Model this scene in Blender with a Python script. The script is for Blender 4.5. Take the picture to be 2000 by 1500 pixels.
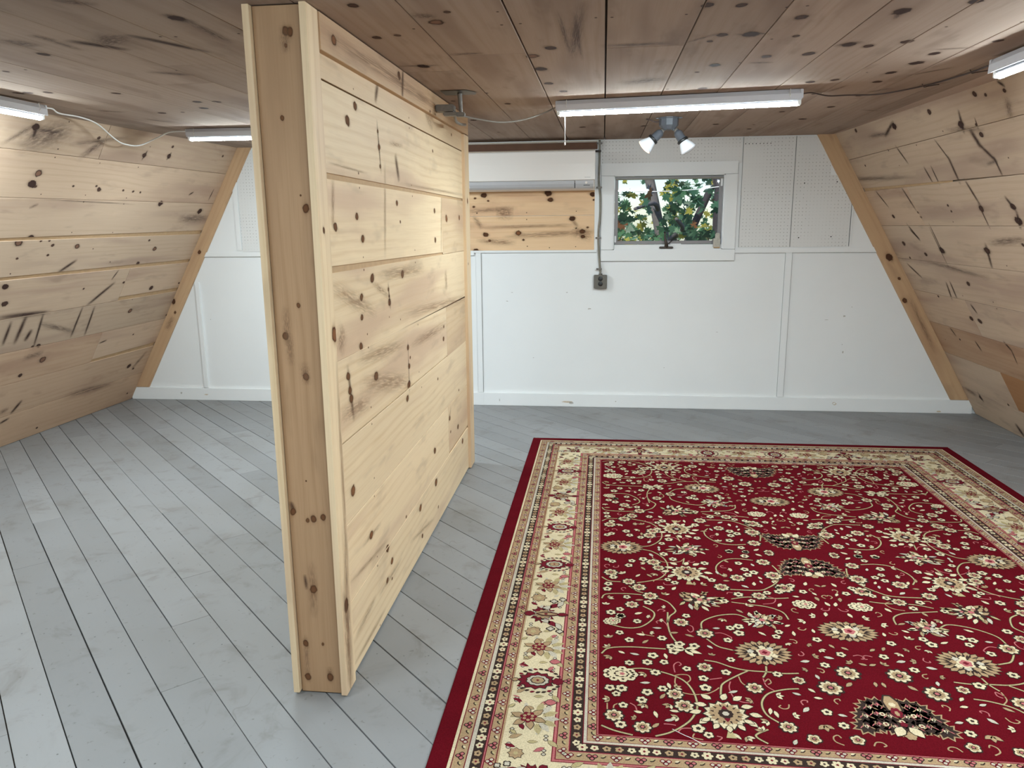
import bpy, bmesh, math, random
from mathutils import Vector, Matrix
R = random.Random(7)
C = bpy.context.scene.collection
for o in list(bpy.data.objects): bpy.data.objects.remove(o)

# ------------------------------------------------------------------ camera, world, exposure
sc = bpy.context.scene
sc.view_settings.view_transform = 'Standard'
sc.view_settings.look = 'None'
sc.view_settings.gamma = 1
sc.view_settings.use_curve_mapping = False
sc.view_settings.exposure = 0.0
cam = bpy.data.cameras.new('camera'); camo = bpy.data.objects.new('camera', cam); C.objects.link(camo)
cam.sensor_width = 36; cam.sensor_fit = 'HORIZONTAL'; cam.lens = 36*1478.8/2000; cam.clip_start = .02
def set_cam(yaw, pitch, roll, loc):
    cy, sy, cp, sp = math.cos(yaw), math.sin(yaw), math.cos(pitch), math.sin(pitch)
    f = Vector((sy*cp, cy*cp, -sp)); r = Vector((cy, -sy, 0)); u = r.cross(f)
    cr, sr = math.cos(roll), math.sin(roll)
    r2 = cr*r + sr*u; u2 = -sr*r + cr*u
    m = Matrix((r2, u2, -f)).transposed().to_4x4(); m.translation = loc
    camo.matrix_world = m
set_cam(-.1195, .2070, -.0100, Vector((0, 0, 1.460)))
sc.camera = camo
w = bpy.data.worlds.new('sky'); sc.world = w; w.use_nodes = True
nt = w.node_tree; bg = nt.nodes['Background']
sky = nt.nodes.new('ShaderNodeTexSky'); sky.sky_type = 'NISHITA'; sky.sun_elevation = math.radians(38)
sky.sun_rotation = math.radians(205); sky.sun_disc = False; sky.air_density = 1.3; sky.dust_density = .4
tint = nt.nodes.new('ShaderNodeMix'); tint.data_type = 'RGBA'; tint.blend_type = 'MULTIPLY'; tint.inputs[0].default_value = 1
tint.inputs[7].default_value = (.66, .82, 1.12, 1); nt.links.new(sky.outputs[0], tint.inputs[6])     # clear cool autumn sky
nt.links.new(tint.outputs[2], bg.inputs[0]); bg.inputs[1].default_value = 0.20
sd = bpy.data.lights.new('sun', 'SUN'); sd.energy = 6.0; sd.angle = .01; sd.color = (1, .93, .8)
so = bpy.data.objects.new('sun', sd); C.objects.link(so); so.location = (3, 12, 6)
so.rotation_euler = (math.radians(48), 0, math.radians(-28))   # shines on the trees from behind the house side
TUBE = 385.0          # radiance of the shop light tubes

D = 6.06                                   # back wall
def ceil_z(y): return 2.012 + .0125*y
LF, LT, RF, RT, ZT = -4.09, -2.93, 2.87, 1.68, 2.088
Y0 = -2.4                                  # wall behind the camera

# ------------------------------------------------------------------ node helpers
class S:
    """a shader value: arithmetic on sockets builds math nodes"""
    def __init__(s, nt, v): s.nt, s.v = nt, v
    def _m(s, op, b=None, c=None, rev=False, clamp=False):
        n = s.nt.nodes.new('ShaderNodeMath'); n.operation = op; n.use_clamp = clamp
        a = [s, b, c]
        if rev: a = [b, s, c]
        for i, x in enumerate(a):
            if x is None: continue
            if isinstance(x, S): x = x.v
            if isinstance(x, (int, float)): n.inputs[i].default_value = x
            else: s.nt.links.new(x, n.inputs[i])
        return S(s.nt, n.outputs[0])
    def __add__(s, b): return s._m('ADD', b)
    __radd__ = __add__
    def __sub__(s, b): return s._m('SUBTRACT', b)
    def __rsub__(s, b): return s._m('SUBTRACT', b, rev=True)
    def __mul__(s, b): return s._m('MULTIPLY', b)
    __rmul__ = __mul__
    def __truediv__(s, b): return s._m('DIVIDE', b)
    def f(s, op, b=None, c=None): return s._m(op, b, c)
    def clamp(s): return s._m('ADD', 0.0, clamp=True)
    def gauss(s): return (s*-1.0)._m('EXPONENT')       # exp(-s)
    def step(s, a, b):                                  # smooth 0..1 from a to b
        n = s.nt.nodes.new('ShaderNodeMapRange'); n.interpolation_type = 'SMOOTHSTEP'
        s.nt.links.new(s.v, n.inputs[0]); n.inputs[1].default_value = a; n.inputs[2].default_value = b
        return S(s.nt, n.outputs[0])
def vec(nt, x, y, z=0.0):
    n = nt.nodes.new('ShaderNodeCombineXYZ')
    for i, q in enumerate((x, y, z)):
        if isinstance(q, S): nt.links.new(q.v, n.inputs[i])
        else: n.inputs[i].default_value = q
    return n.outputs[0]
def noise(nt, v, scale=1.0, detail=2.0, rough=.5, dist=0.0):
    n = nt.nodes.new('ShaderNodeTexNoise'); nt.links.new(v, n.inputs['Vector'])
    n.inputs['Scale'].default_value = scale; n.inputs['Detail'].default_value = detail
    n.inputs['Roughness'].default_value = rough; n.inputs['Distortion'].default_value = dist
    return S(nt, n.outputs[0])
def mix(nt, f, a, b):
    n = nt.nodes.new('ShaderNodeMix'); n.data_type = 'RGBA'; n.clamp_factor = True
    if isinstance(f, S): nt.links.new(f.v, n.inputs[0])
    else: n.inputs[0].default_value = f
    for i, q in ((6, a), (7, b)):
        if isinstance(q, tuple): n.inputs[i].default_value = (*q[:3], 1)
        else: nt.links.new(q, n.inputs[i])
    return n.outputs[2]
def scale_col(nt, col, f):
    n = nt.nodes.new('ShaderNodeVectorMath'); n.operation = 'SCALE'
    nt.links.new(col, n.inputs[0]); nt.links.new(f.v, n.inputs[3]); return n.outputs[0]
def uvn(nt, name):
    n = nt.nodes.new('ShaderNodeUVMap'); n.uv_map = name
    s = nt.nodes.new('ShaderNodeSeparateXYZ'); nt.links.new(n.outputs[0], s.inputs[0])
    return S(nt, s.outputs[0]), S(nt, s.outputs[1])
def attr(nt, name):
    n = nt.nodes.new('ShaderNodeAttribute'); n.attribute_name = name
    s = nt.nodes.new('ShaderNodeSeparateXYZ'); nt.links.new(n.outputs['Vector'], s.inputs[0])
    return [S(nt, s.outputs[i]) for i in range(3)]
def coords(nt, kind='Object'):
    n = nt.nodes.new('ShaderNodeTexCoord'); s = nt.nodes.new('ShaderNodeSeparateXYZ')
    nt.links.new(n.outputs[kind], s.inputs[0])
    return n.outputs[kind], [S(nt, s.outputs[i]) for i in range(3)]
def bump(nt, b, h, dist=.002, strength=.5):
    n = nt.nodes.new('ShaderNodeBump'); n.inputs['Distance'].default_value = dist
    n.inputs['Strength'].default_value = strength
    nt.links.new(h.v, n.inputs['Height']); nt.links.new(n.outputs[0], b.inputs['Normal'])
def newmat(name, rough=.5, col=None, metal=0.0, spec=.5):
    m = bpy.data.materials.new(name); m.use_nodes = True
    nt = m.node_tree; b = nt.nodes['Principled BSDF']
    b.inputs['Roughness'].default_value = rough; b.inputs['Metallic'].default_value = metal
    b.inputs['Specular IOR Level'].default_value = spec
    if col: b.inputs['Base Color'].default_value = (*col, 1)
    return m, nt, b
def noisy(name, col, rough=.5, amt=.12, scale=25, metal=0.0, spec=.5, bmp=0.0):
    m, nt, b = newmat(name, rough, None, metal, spec)
    v, _ = coords(nt); n = noise(nt, v, scale, 3)
    nt.links.new(mix(nt, n, tuple(c*(1-amt) for c in col), tuple(min(1, c*(1+amt)) for c in col)), b.inputs['Base Color'])
    if bmp: bump(nt, b, noise(nt, v, scale*4, 3), bmp, .4)
    return m

def pine(name, light, mid, pink, rough=.6, spec=.25):
    m, nt, b = newmat(name, rough, spec=spec)
    u, v = uvn(nt, 'grain')
    tone, warm, seed = attr(nt, 'bd')
    v1 = v; sz = seed*37.0
    n1 = noise(nt, vec(nt, u*1.1, v1*4.5, sz), 1, 2)
    v2 = v1 + (n1-.5)*.09
    ring = ((v2*165.0).f('SINE')*.5+.5).f('POWER', 3.0)
    ringm = noise(nt, vec(nt, u*.7, v2*5.0, sz+5.0), 1, 1).step(.35, .65)
    fine = noise(nt, vec(nt, u*4.0, v1*190.0, sz), 1, 2, .6)
    broad = noise(nt, vec(nt, u*.8, v2*6.0, sz+11.0), 1, 2)
    blot = noise(nt, vec(nt, u*2.6, v2*9.0, sz+23.0), 1, 3, .6)
    c = mix(nt, ring*ringm*.42 + fine.step(.4, .75)*.28, light, mid)
    c = mix(nt, broad.step(.45, .70)*.80, c, pink)
    c = mix(nt, blot.step(.55, .72)*.30, c, tuple(x*.55 for x in pink))
    c = mix(nt, blot.step(.42, .25)*.25, c, tuple(min(1, x*1.18) for x in light))
    c = mix(nt, warm, c, (.47, .20, .065))
    bright = tone*.9 + .55
    c = scale_col(nt, c, bright)
    nt.links.new(c, b.inputs['Base Color'])
    bump(nt, b, fine*.5 + ring*.3, .0006, .25)
    return m
def knotmat(name, halo_c, mid_c, dark, smear_c, faint_c):
    """knots, nail holes and dark streaks in the wood: drawn over the boards, clear where there is none"""
    m, nt, b = newmat(name, .8, spec=.06)
    u, v = uvn(nt, 'grain'); kx, ky = uvn(nt, 'knot'); tone, warm, seed = attr(nt, 'bd'); st, dk, sk = attr(nt, 'kt'); sz = seed*37.0
    r2 = kx*kx + ky*ky
    kn = noise(nt, vec(nt, u*55.0, v*55.0, sz), 1, 2)
    rr = r2.f('SQRT')*(kn*.7+.65)
    edge = (1.0-(kx/3.0)*(kx/3.0)).clamp()*(1.0-(ky/2.2)*(ky/2.2)).clamp()
    nk = (1.0-sk)*st
    halo = edge*((rr*rr*.6).gauss()*.40 + (ky*ky*1.6).gauss()*.30*(kx*kx*.3).gauss())*nk
    core = rr.step(1.2, .85)*nk
    rg = ((rr-1.0)*(rr-1.0)*26.0).gauss()*nk*(rr.step(2.0, 1.2))
    sn = noise(nt, vec(nt, kx*1.4, ky*5.0, sz+(u+v)*3.0), 1, 3, .65).step(.30, .62)
    smear = edge*(ky*ky*1.2).gauss()*(sn + (1.0-sn)*dk)*sk*st
    c = mix(nt, sk, halo_c, mix(nt, (dk*1.4).clamp(), faint_c, smear_c))
    c = mix(nt, core*.95, c, mix(nt, dk, mid_c, dark))
    c = mix(nt, rg*.85, c, dark)
    al = 1.0-(1.0-halo)*(1.0-core*.95)*(1.0-rg*.85)*(1.0-smear*.92)
    nt.links.new(c, b.inputs['Base Color']); nt.links.new(al.clamp().v, b.inputs['Alpha'])
    return m
M = {}
M['knot'] = knotmat('pine_knot', (.26, .13, .06), (.24, .10, .045), (.075, .034, .020), (.12, .065, .045), (.34, .20, .12))
M['knot_old'] = knotmat('aged_pine_knot', (.20, .12, .085), (.22, .12, .08), (.050, .028, .024), (.085, .05, .042), (.13, .085, .075))
M['pine'] = pine('pine_boards', (.70, .54, .35), (.58, .405, .23), (.53, .365, .245))
M['pine_old'] = pine('aged_pine_boards', (.55, .415, .305), (.46, .33, .225), (.39, .275, .21), .75, .1)
M['pine_ceiling'] = pine('ceiling_pine_boards', (.445, .34, .275), (.375, .275, .21), (.315, .225, .18), .9, .05)
M['pine_brown'] = pine('brown_pine_post', (.44, .275, .155), (.31, .175, .088), (.35, .21, .115))
M['pine_trim'] = pine('orange_pine_trim', (.55, .36, .21), (.46, .28, .15), (.43, .26, .15))
M['shadow_gap'] = noisy('dark_gap_wood', (.055, .035, .022), .9)
M['tan_ledge'] = noisy('tan_board_lap', (.50, .33, .18), .8, .15, 30)
M['white'] = noisy('white_wall_paint', (.85, .855, .85), .45, .03, 3, bmp=.0008)
M['shade_crack'] = noisy('shade_and_crack_line', (.28, .28, .27), .7)  # grey of the painted-in shadow lines and cracks
M['black'] = noisy('black_plastic', (.015, .015, .015), .4)
M['brownbeam'] = noisy('dark_brown_beam', (.17, .075, .04), .7, .25, 14)
M['ac'] = noisy('air_conditioner_plastic', (.86, .80, .745), .35, .01, 5)
M['acgrey'] = noisy('grey_louver_plastic', (.52, .51, .52), .35, .02, 5)
M['dkgrey'] = noisy('dark_grey_mark', (.10, .10, .10), .5)
M['grille'] = noisy('grille_shadow', (.05, .045, .04), .8)
M['steel'] = noisy('painted_conduit_metal', (.24, .22, .18), .5, .2, 40, .3)
M['steeldk'] = noisy('aged_metal', (.20, .18, .16), .5, .25, 60, .5)
M['greybox'] = noisy('grey_fixture_paint', (.10, .108, .125), .4, .1, 30)
M['outlet'] = noisy('outlet_box_metal', (.15, .14, .12), .5, .2, 60, .3)
M['housing'] = noisy('shop_light_housing', (.62, .62, .66), .4, .04, 10)
M['bulb'] = noisy('white_bulb_glass', (.82, .84, .88), .15, .02, 10)
M['cord'] = noisy('grey_cord', (.22, .19, .16), .6)
M['corddk'] = noisy('dark_cord', (.07, .045, .04), .6)
M['cordwh'] = noisy('white_cord', (.80, .78, .74), .5)
M['alu'] = noisy('aluminium_frame', (.24, .22, .215), .45, .08, 20, .3)
M['bronze'] = noisy('dark_bronze', (.07, .055, .045), .45, .2, 50, .6)
M['latchm'] = noisy('corroded_latch_metal', (.45, .42, .36), .5, .35, 90, .4)
def emis(name, col, s):
    m, nt, b = newmat(name, .4, col)
    b.inputs['Emission Color'].default_value = (*col, 1); b.inputs['Emission Strength'].default_value = s
    return m
M['tube'] = emis('lit_led_tube', (.80, .94, 1.0), TUBE)
M['tube_side'] = emis('lit_led_tube_shoulder', (.80, .94, 1.0), TUBE*.95)
M['tube_edge'] = emis('lit_led_tube_edge', (.80, .94, 1.0), 7.0)
M['warmbulb'] = emis('lit_flood_lens', (1.0, .68, .40), 3.5)
# window glass: clear with a faint reflection
m = bpy.data.materials.new('window_glass'); m.use_nodes = True; nt = m.node_tree
for n in list(nt.nodes):
    if n.type != 'OUTPUT_MATERIAL': nt.nodes.remove(n)
t_ = nt.nodes.new('ShaderNodeBsdfTransparent'); g_ = nt.nodes.new('ShaderNodeBsdfGlossy'); x_ = nt.nodes.new('ShaderNodeMixShader')
t_.inputs[0].default_value = (.93, .95, .95, 1); g_.inputs['Roughness'].default_value = .02; x_.inputs[0].default_value = .05
nt.links.new(t_.outputs[0], x_.inputs[1]); nt.links.new(g_.outputs[0], x_.inputs[2])
nt.links.new(x_.outputs[0], [n for n in nt.nodes if n.type == 'OUTPUT_MATERIAL'][0].inputs[0]); M['glass'] = m
# pegboard: white paint over a one-inch grid of holes, many of them filled with paint
m, nt, b = newmat('painted_pegboard', .5, spec=.3); v, (X, Y, Z) = coords(nt)
fx = (X/.0254).f('FRACT')-.5; fz = (Z/.0254).f('FRACT')-.5
d = (fx*fx+fz*fz).f('SQRT')
cell = noise(nt, vec(nt, (X/.0254).f('FLOOR')*7.3, (Z/.0254).f('FLOOR')*3.1, 0.0), 1, 0)
open_ = noise(nt, v, 3.2, 1).step(.38, .52)*cell.step(.30, .5)
nt.links.new(mix(nt, d.step(.15, .10)*(open_*.55+.10), (.78, .77, .75), (.22, .20, .17)), b.inputs['Base Color'])
M['peg'] = m
# floor: grey paint worn and scuffed
m, nt, b = newmat('grey_floor_paint', .48, spec=.4)
u, vv = uvn(nt, 'grain'); tone, warm, seed = attr(nt, 'bd'); v, (X, Y, Z) = coords(nt)
bl = noise(nt, v, 1.1, 3, .6); sm = noise(nt, v, 5.5, 4, .65, .6); sp = noise(nt, v, 38, 3, .6); gr = noise(nt, vec(nt, u*3.0, vv*60.0, seed*9.0), 1, 3, .6)
c = mix(nt, bl.step(.35, .7)*.6, (.245, .246, .250), (.205, .198, .188))
c = mix(nt, sm.step(.52, .72)*.42, c, (.115, .10, .085))
c = mix(nt, sp.step(.64, .72)*.45, c, (.09, .08, .07))
c = mix(nt, gr.step(.55, .8)*.12, c, (.20, .19, .18))
sc1 = noise(nt, v, 2.4, 2, .5, 2.5)
scr = ((sc1-.5)*(sc1-.5)*60000.0).gauss()*noise(nt, v, 1.7, 1).step(.55, .66)
c = mix(nt, scr*.45, c, (.13, .11, .10))
c = scale_col(nt, c, tone*.22 + .89); nt.links.new(c, b.inputs['Base Color'])
bump(nt, b, gr*.6 + sp*.3, .0008, .3); M['floor'] = m
def pile(name, col, amt=.16):
    m, nt, b = newmat(name, .95, spec=.02)
    v, (X, Y, Z) = coords(nt)
    n = noise(nt, v, 260, 2, .6); n2 = noise(nt, vec(nt, X*2.0, Y*9.0, 0.0), 1, 2); 
    c = mix(nt, n.step(.3, .7), tuple(x*(1-amt) for x in col), tuple(x*(1+amt) for x in col))
    c = scale_col(nt, c, n2*.35+.82); nt.links.new(c, b.inputs['Base Color'])
    bump(nt, b, n, .0015, .35)
    return m
RUGM = ['red', 'cream', 'tan', 'dark', 'lgrey', 'pink', 'olive', 'wine']
for n, c in dict(red=(.092, .004, .008), cream=(.53, .44, .285), tan=(.32, .215, .12), dark=(.035, .022, .018), lgrey=(.42, .37, .29),
                 pink=(.36, .11, .11), olive=(.36, .29, .15), wine=(.13, .012, .020)).items():
    M['rug_'+n] = pile('rug_pile_'+n, c)

# ------------------------------------------------------------------ mesh helpers
def tag(o, label=None, cat=None, group=None, kind=None):
    for k, v in (('label', label), ('category', cat), ('group', group), ('kind', kind)):
        if v: o[k] = v
    return o
def empty(name, loc=(0, 0, 0), rot=(0, 0, 0), **kw):
    o = bpy.data.objects.new(name, None); C.objects.link(o); o.location = loc; o.rotation_euler = rot
    o.empty_display_size = .1
    return tag(o, **kw)
class MB:
    """collects faces with optional wood attributes and links them as one object"""
    def __init__(s): s.v, s.f, s.m, s.uv, s.kn, s.bd, s.kt, s.mats, s.smooth = [], [], [], [], [], [], [], [], []
    def mi(s, mat):
        if mat not in s.mats: s.mats.append(mat)
        return s.mats.index(mat)
    def face(s, pts, mat, uv=None, kn=None, bd=(.5, 0, 0), kt=(0, 0, 0), smooth=False):
        i = len(s.v); n = len(pts); s.v += [tuple(p) for p in pts]; s.f.append(tuple(range(i, i+n))); s.m.append(s.mi(mat))
        s.uv += uv or [(0, 0)]*n; s.kn += kn or [(9, 9)]*n; s.bd += [bd]*n; s.kt += [kt]*n; s.smooth.append(smooth)
    def mesh(s, verts, faces, mat, smooth=True):
        i = len(s.v); s.v += [tuple(p) for p in verts]; k = s.mi(mat)
        for f in faces:
            n = len(f); s.f.append(tuple(i+q for q in f)); s.m.append(k); s.uv += [(0, 0)]*n; s.kn += [(9, 9)]*n
            s.bd += [(.5, 0, 0)]*n; s.kt += [(0, 0, 0)]*n; s.smooth.append(smooth)
    def box(s, lo, hi, mat, bev=0.0, mtx=None):
        (x0, y0, z0), (x1, y1, z1) = lo, hi
        bm = bmesh.new(); bmesh.ops.create_cube(bm, size=1)
        for v in bm.verts: v.co = Vector(((x0+x1)/2+v.co.x*(x1-x0), (y0+y1)/2+v.co.y*(y1-y0), (z0+z1)/2+v.co.z*(z1-z0)))
        if bev: bmesh.ops.bevel(bm, geom=bm.edges[:], offset=bev, segments=2, affect='EDGES')
        if mtx: bm.transform(mtx)
        bm.verts.index_update(); s.mesh([v.co for v in bm.verts], [[v.index for v in f.verts] for f in bm.faces], mat, False); bm.free()
    def lathe(s, prof, mat, mtx=Matrix(), n=24, smooth=True):
        vs, fs = [], []
        for (r, z) in prof:
            for k in range(n): a = 2*math.pi*k/n; vs.append(mtx @ Vector((r*math.cos(a), r*math.sin(a), z)))
        for i in range(len(prof)-1):
            for k in range(n): fs.append((i*n+k, i*n+(k+1) % n, (i+1)*n+(k+1) % n, (i+1)*n+k))
        fs.append(tuple(range(n))[::-1]); fs.append(tuple((len(prof)-1)*n+k for k in range(n)))
        s.mesh(vs, fs, mat, smooth)
    def tube(s, pts, r, mat, n=8, sm=6):
        P = catmull([Vector(p) for p in pts], sm) if sm and len(pts) > 2 else [Vector(p) for p in pts]
        vs, fs = [], []; up = Vector((0.013, .02, 1)).normalized()
        for i, p in enumerate(P):
            t = (P[min(i+1, len(P)-1)]-P[max(i-1, 0)]).normalized()
            a = t.cross(up); a = a.normalized() if a.length > 1e-3 else Vector((1, 0, 0)); b_ = t.cross(a)
            rr = r(i/(len(P)-1)) if callable(r) else r
            for k in range(n): q = 2*math.pi*k/n; vs.append(p+a*math.cos(q)*rr+b_*math.sin(q)*rr)
        for i in range(len(P)-1):
            for k in range(n): fs.append((i*n+k, (i+1)*n+k, (i+1)*n+(k+1) % n, i*n+(k+1) % n))
        fs.append(tuple(range(n))); fs.append(tuple((len(P)-1)*n+k for k in range(n))[::-1])
        s.mesh(vs, fs, mat, True)
    def build(s, name, parent=None, **kw):
        me = bpy.data.meshes.new(name); me.from_pydata(s.v, [], s.f)
        for m_ in s.mats: me.materials.append(m_)
        me.polygons.foreach_set('material_index', s.m); me.polygons.foreach_set('use_smooth', s.smooth)
        if any(a[0] != 0 or a[1] != 0 for a in s.uv):
            for nm, dat in (('grain', s.uv), ('knot', s.kn)):
                l = me.uv_layers.new(name=nm); l.data.foreach_set('uv', [q for a in dat for q in a])
            for nm, dat in (('bd', s.bd), ('kt', s.kt)):
                l = me.color_attributes.new(nm, 'FLOAT_COLOR', 'CORNER'); l.data.foreach_set('color', [q for a in dat for q in (*a, 1)])
        me.update(); o = bpy.data.objects.new(name, me); C.objects.link(o)
        if parent: o.parent = parent
        return tag(o, **kw)
def catmull(P, sm):
    out = []
    for i in range(len(P)-1):
        p0, p1, p2, p3 = P[max(i-1, 0)], P[i], P[i+1], P[min(i+2, len(P)-1)]
        for k in range(sm):
            t = k/sm
            out.append(.5*((2*p1)+(p2-p0)*t+(2*p0-5*p1+4*p2-p3)*t*t+(3*p1-p0-3*p2+p3)*t**3))
    return out+[P[-1]]
def clip(poly, lines):
    """keep the part of a convex polygon where n.p <= c for every (nx, ny, c)"""
    for nx, ny, c in lines:
        out = []
        for i, p in enumerate(poly):
            q = poly[(i+1) % len(poly)]; dp = nx*p[0]+ny*p[1]-c; dq = nx*q[0]+ny*q[1]-c
            if dp <= 0: out.append(p)
            if dp*dq < 0: t = dp/(dp-dq); out.append((p[0]+(q[0]-p[0])*t, p[1]+(q[1]-p[1])*t))
        poly = out
        if len(poly) < 3: return []
    return poly
class Surf:
    """a plane of boards: a runs along the grain, b across, n out of the face"""
    def __init__(s, O, A, B, N, mat):
        s.O, s.A, s.B, s.N, s.mat = Vector(O), Vector(A).normalized(), Vector(B).normalized(), Vector(N).normalized(), mat
        s.mb = MB(); s.boards = []; s.flip = s.A.cross(s.B).dot(s.N) < 0
    def P(s, a, b, h=0): return s.O+s.A*a+s.B*b+s.N*h
    def add(s, pts, mat, **kw):
        if s.flip:
            pts = pts[::-1]
            for k in ('uv', 'kn'):
                if kw.get(k): kw[k] = kw[k][::-1]
        s.mb.face(pts, mat, **kw)
    def board(s, poly, t=.019, h=0.0, tone=.5, warm=0.0, bev=.0012, mat=None):
        """poly: convex (a, b) outline, counter-clockwise"""
        n = len(poly); sd = R.random(); du, dv = R.uniform(0, 30), R.uniform(0, 9); bd = (tone, warm, sd); mat = mat or s.mat
        lines = []
        for i in range(n):
            (x0, y0), (x1, y1) = poly[i], poly[(i+1) % n]; nx, ny = (y1-y0), -(x1-x0); L = math.hypot(nx, ny) or 1
            lines.append((nx/L, ny/L, (nx*x0+ny*y0)/L))
        inn = clip(poly, [(a, b, c-bev) for a, b, c in lines])
        if len(inn) != n: inn = poly
        s.add([s.P(a, b, h) for a, b in inn], mat, uv=[(a+du, b+dv) for a, b in inn], bd=bd)
        for i in range(n):
            j = (i+1) % n
            for (p, q, hp, hq) in ((poly, inn, h-bev, h), (poly, poly, h-t, h-bev)):
                a0, a1, b1, b0 = p[i], p[j], q[j], q[i]
                s.add([s.P(*a0, hp), s.P(*a1, hp), s.P(*b1, hq), s.P(*b0, hq)], mat, bd=bd,
                      uv=[(a0[0]+du, a0[1]+dv+hp), (a1[0]+du, a1[1]+dv+hp), (b1[0]+du, b1[1]+dv+hq), (b0[0]+du, b0[1]+dv+hq)])
        s.boards.append((lines, h, du, dv, bd, mat, inn))
    def rect(s, a0, a1, b0, b1, g=.0015, b0e=None, b1e=None, **kw):
        """b0e / b1e: the edge's b at the a1 end when the board tapers"""
        b0e = b0 if b0e is None else b0e; b1e = b1 if b1e is None else b1e
        s.board([(a0+g, b0+g), (a1-g, b0e+g), (a1-g, b1e-g), (a0+g, b1-g)], **kw)
    def mark(s, ca, cb, ux, uy, ha, hb, kt):
        q = [(ca+ux*i*ha-uy*j*hb, cb+uy*i*ha+ux*j*hb) for i, j in ((-1, -1), (1, -1), (1, 1), (-1, 1))]
        for lines, h, du, dv, bd, mat, inn in s.boards:
            p = clip(q, [(a, b, c-.0013) for a, b, c in lines])
            if len(p) < 3: continue
            kn = [(((a-ca)*ux+(b-cb)*uy)/ha*3.0, (-(a-ca)*uy+(b-cb)*ux)/hb*2.2) for a, b in p]
            s.cnt = getattr(s, 'cnt', 0)+1
            s.add([s.P(a, b, h+.0003+.00002*(s.cnt % 24)) for a, b in p], M['knot_old'] if mat in (M['pine_old'], M['pine_ceiling']) else M['knot'], uv=[(a+du, b+dv) for a, b in p], kn=kn, bd=bd, kt=kt)
    def knots(s, L, k=1.0, soft=1.0):
        for e in L:
            if e[0] in 'tm':
                _, a0, b0, a1, b1, w_ = e; L_ = math.hypot(a1-a0, b1-b0) or .01
                if e[0] == 't': s.mark((a0+a1)/2, (b0+b1)/2, (a1-a0)/L_, (b1-b0)/L_, L_*.62+.01, w_*.85, (1.0*soft, .7, 1))
                else: s.mark((a0+a1)/2, (b0+b1)/2, (a1-a0)/L_, (b1-b0)/L_, L_*.65+.01, w_*1.1, (.60*soft, .12, 1))
            else:
                _, a, b_ = e; j = R.uniform(.85, 1.2)
                ra, rb, st, dk = dict(k=(.017, .013, .95, .85), s=(.009, .007, .85, .8), n=(.0032, .0032, 1, 1), r=(.02, .016, 1, 0), b=(.022, .016, 1, 1))[e[0]]
                ang = R.uniform(-.25, .25) if e[0] != 'n' else 0
                s.mark(a, b_, math.cos(ang), math.sin(ang), ra*j*3.0*k, rb*j*2.2*k, (st*(soft if e[0] != 'n' else 1), dk*soft**2, 0))
    def rand_knots(s, n, a0, a1, b0, b1):
        for _ in range(n): s.knots([(R.choice('kssrb'), R.uniform(a0, a1), R.uniform(b0, b1))])
    def nails(s, xs, every=1):
        for lines, h, du, dv, bd, mat, inn in list(s.boards):
            for x in xs:
                bs = [p for p in inn]; a0 = min(p[0] for p in bs); a1 = max(p[0] for p in bs)
                if not a0+.02 < x < a1-.02: continue
                b0 = min(p[1] for p in bs); b1 = max(p[1] for p in bs)
                for bb in (b0+.03, b1-.03):
                    xx = x+R.uniform(-.01, .01); s.mark(xx, bb, 1, 0, .009, .0066, (1, 1, 0))
def plank(name, parent, P0, A, B, N, L, W, T, mat, knots=0, tone=.5, warm=0.0, marks=None, **kw):
    """one board: corner P0, length L along A, width W along B, its face T out along N"""
    s = Surf(Vector(P0)+Vector(N).normalized()*T, A, B, N, mat)
    s.rect(0, L, 0, W, g=0, t=T, tone=tone, warm=warm)
    for i in range(knots): s.knots([(R.choice('ksr'), R.uniform(.05, L-.05), R.uniform(.2, .8)*W)], .7)
    if marks: s.knots(marks)
    return s.mb.build(name, parent, **kw)
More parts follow.
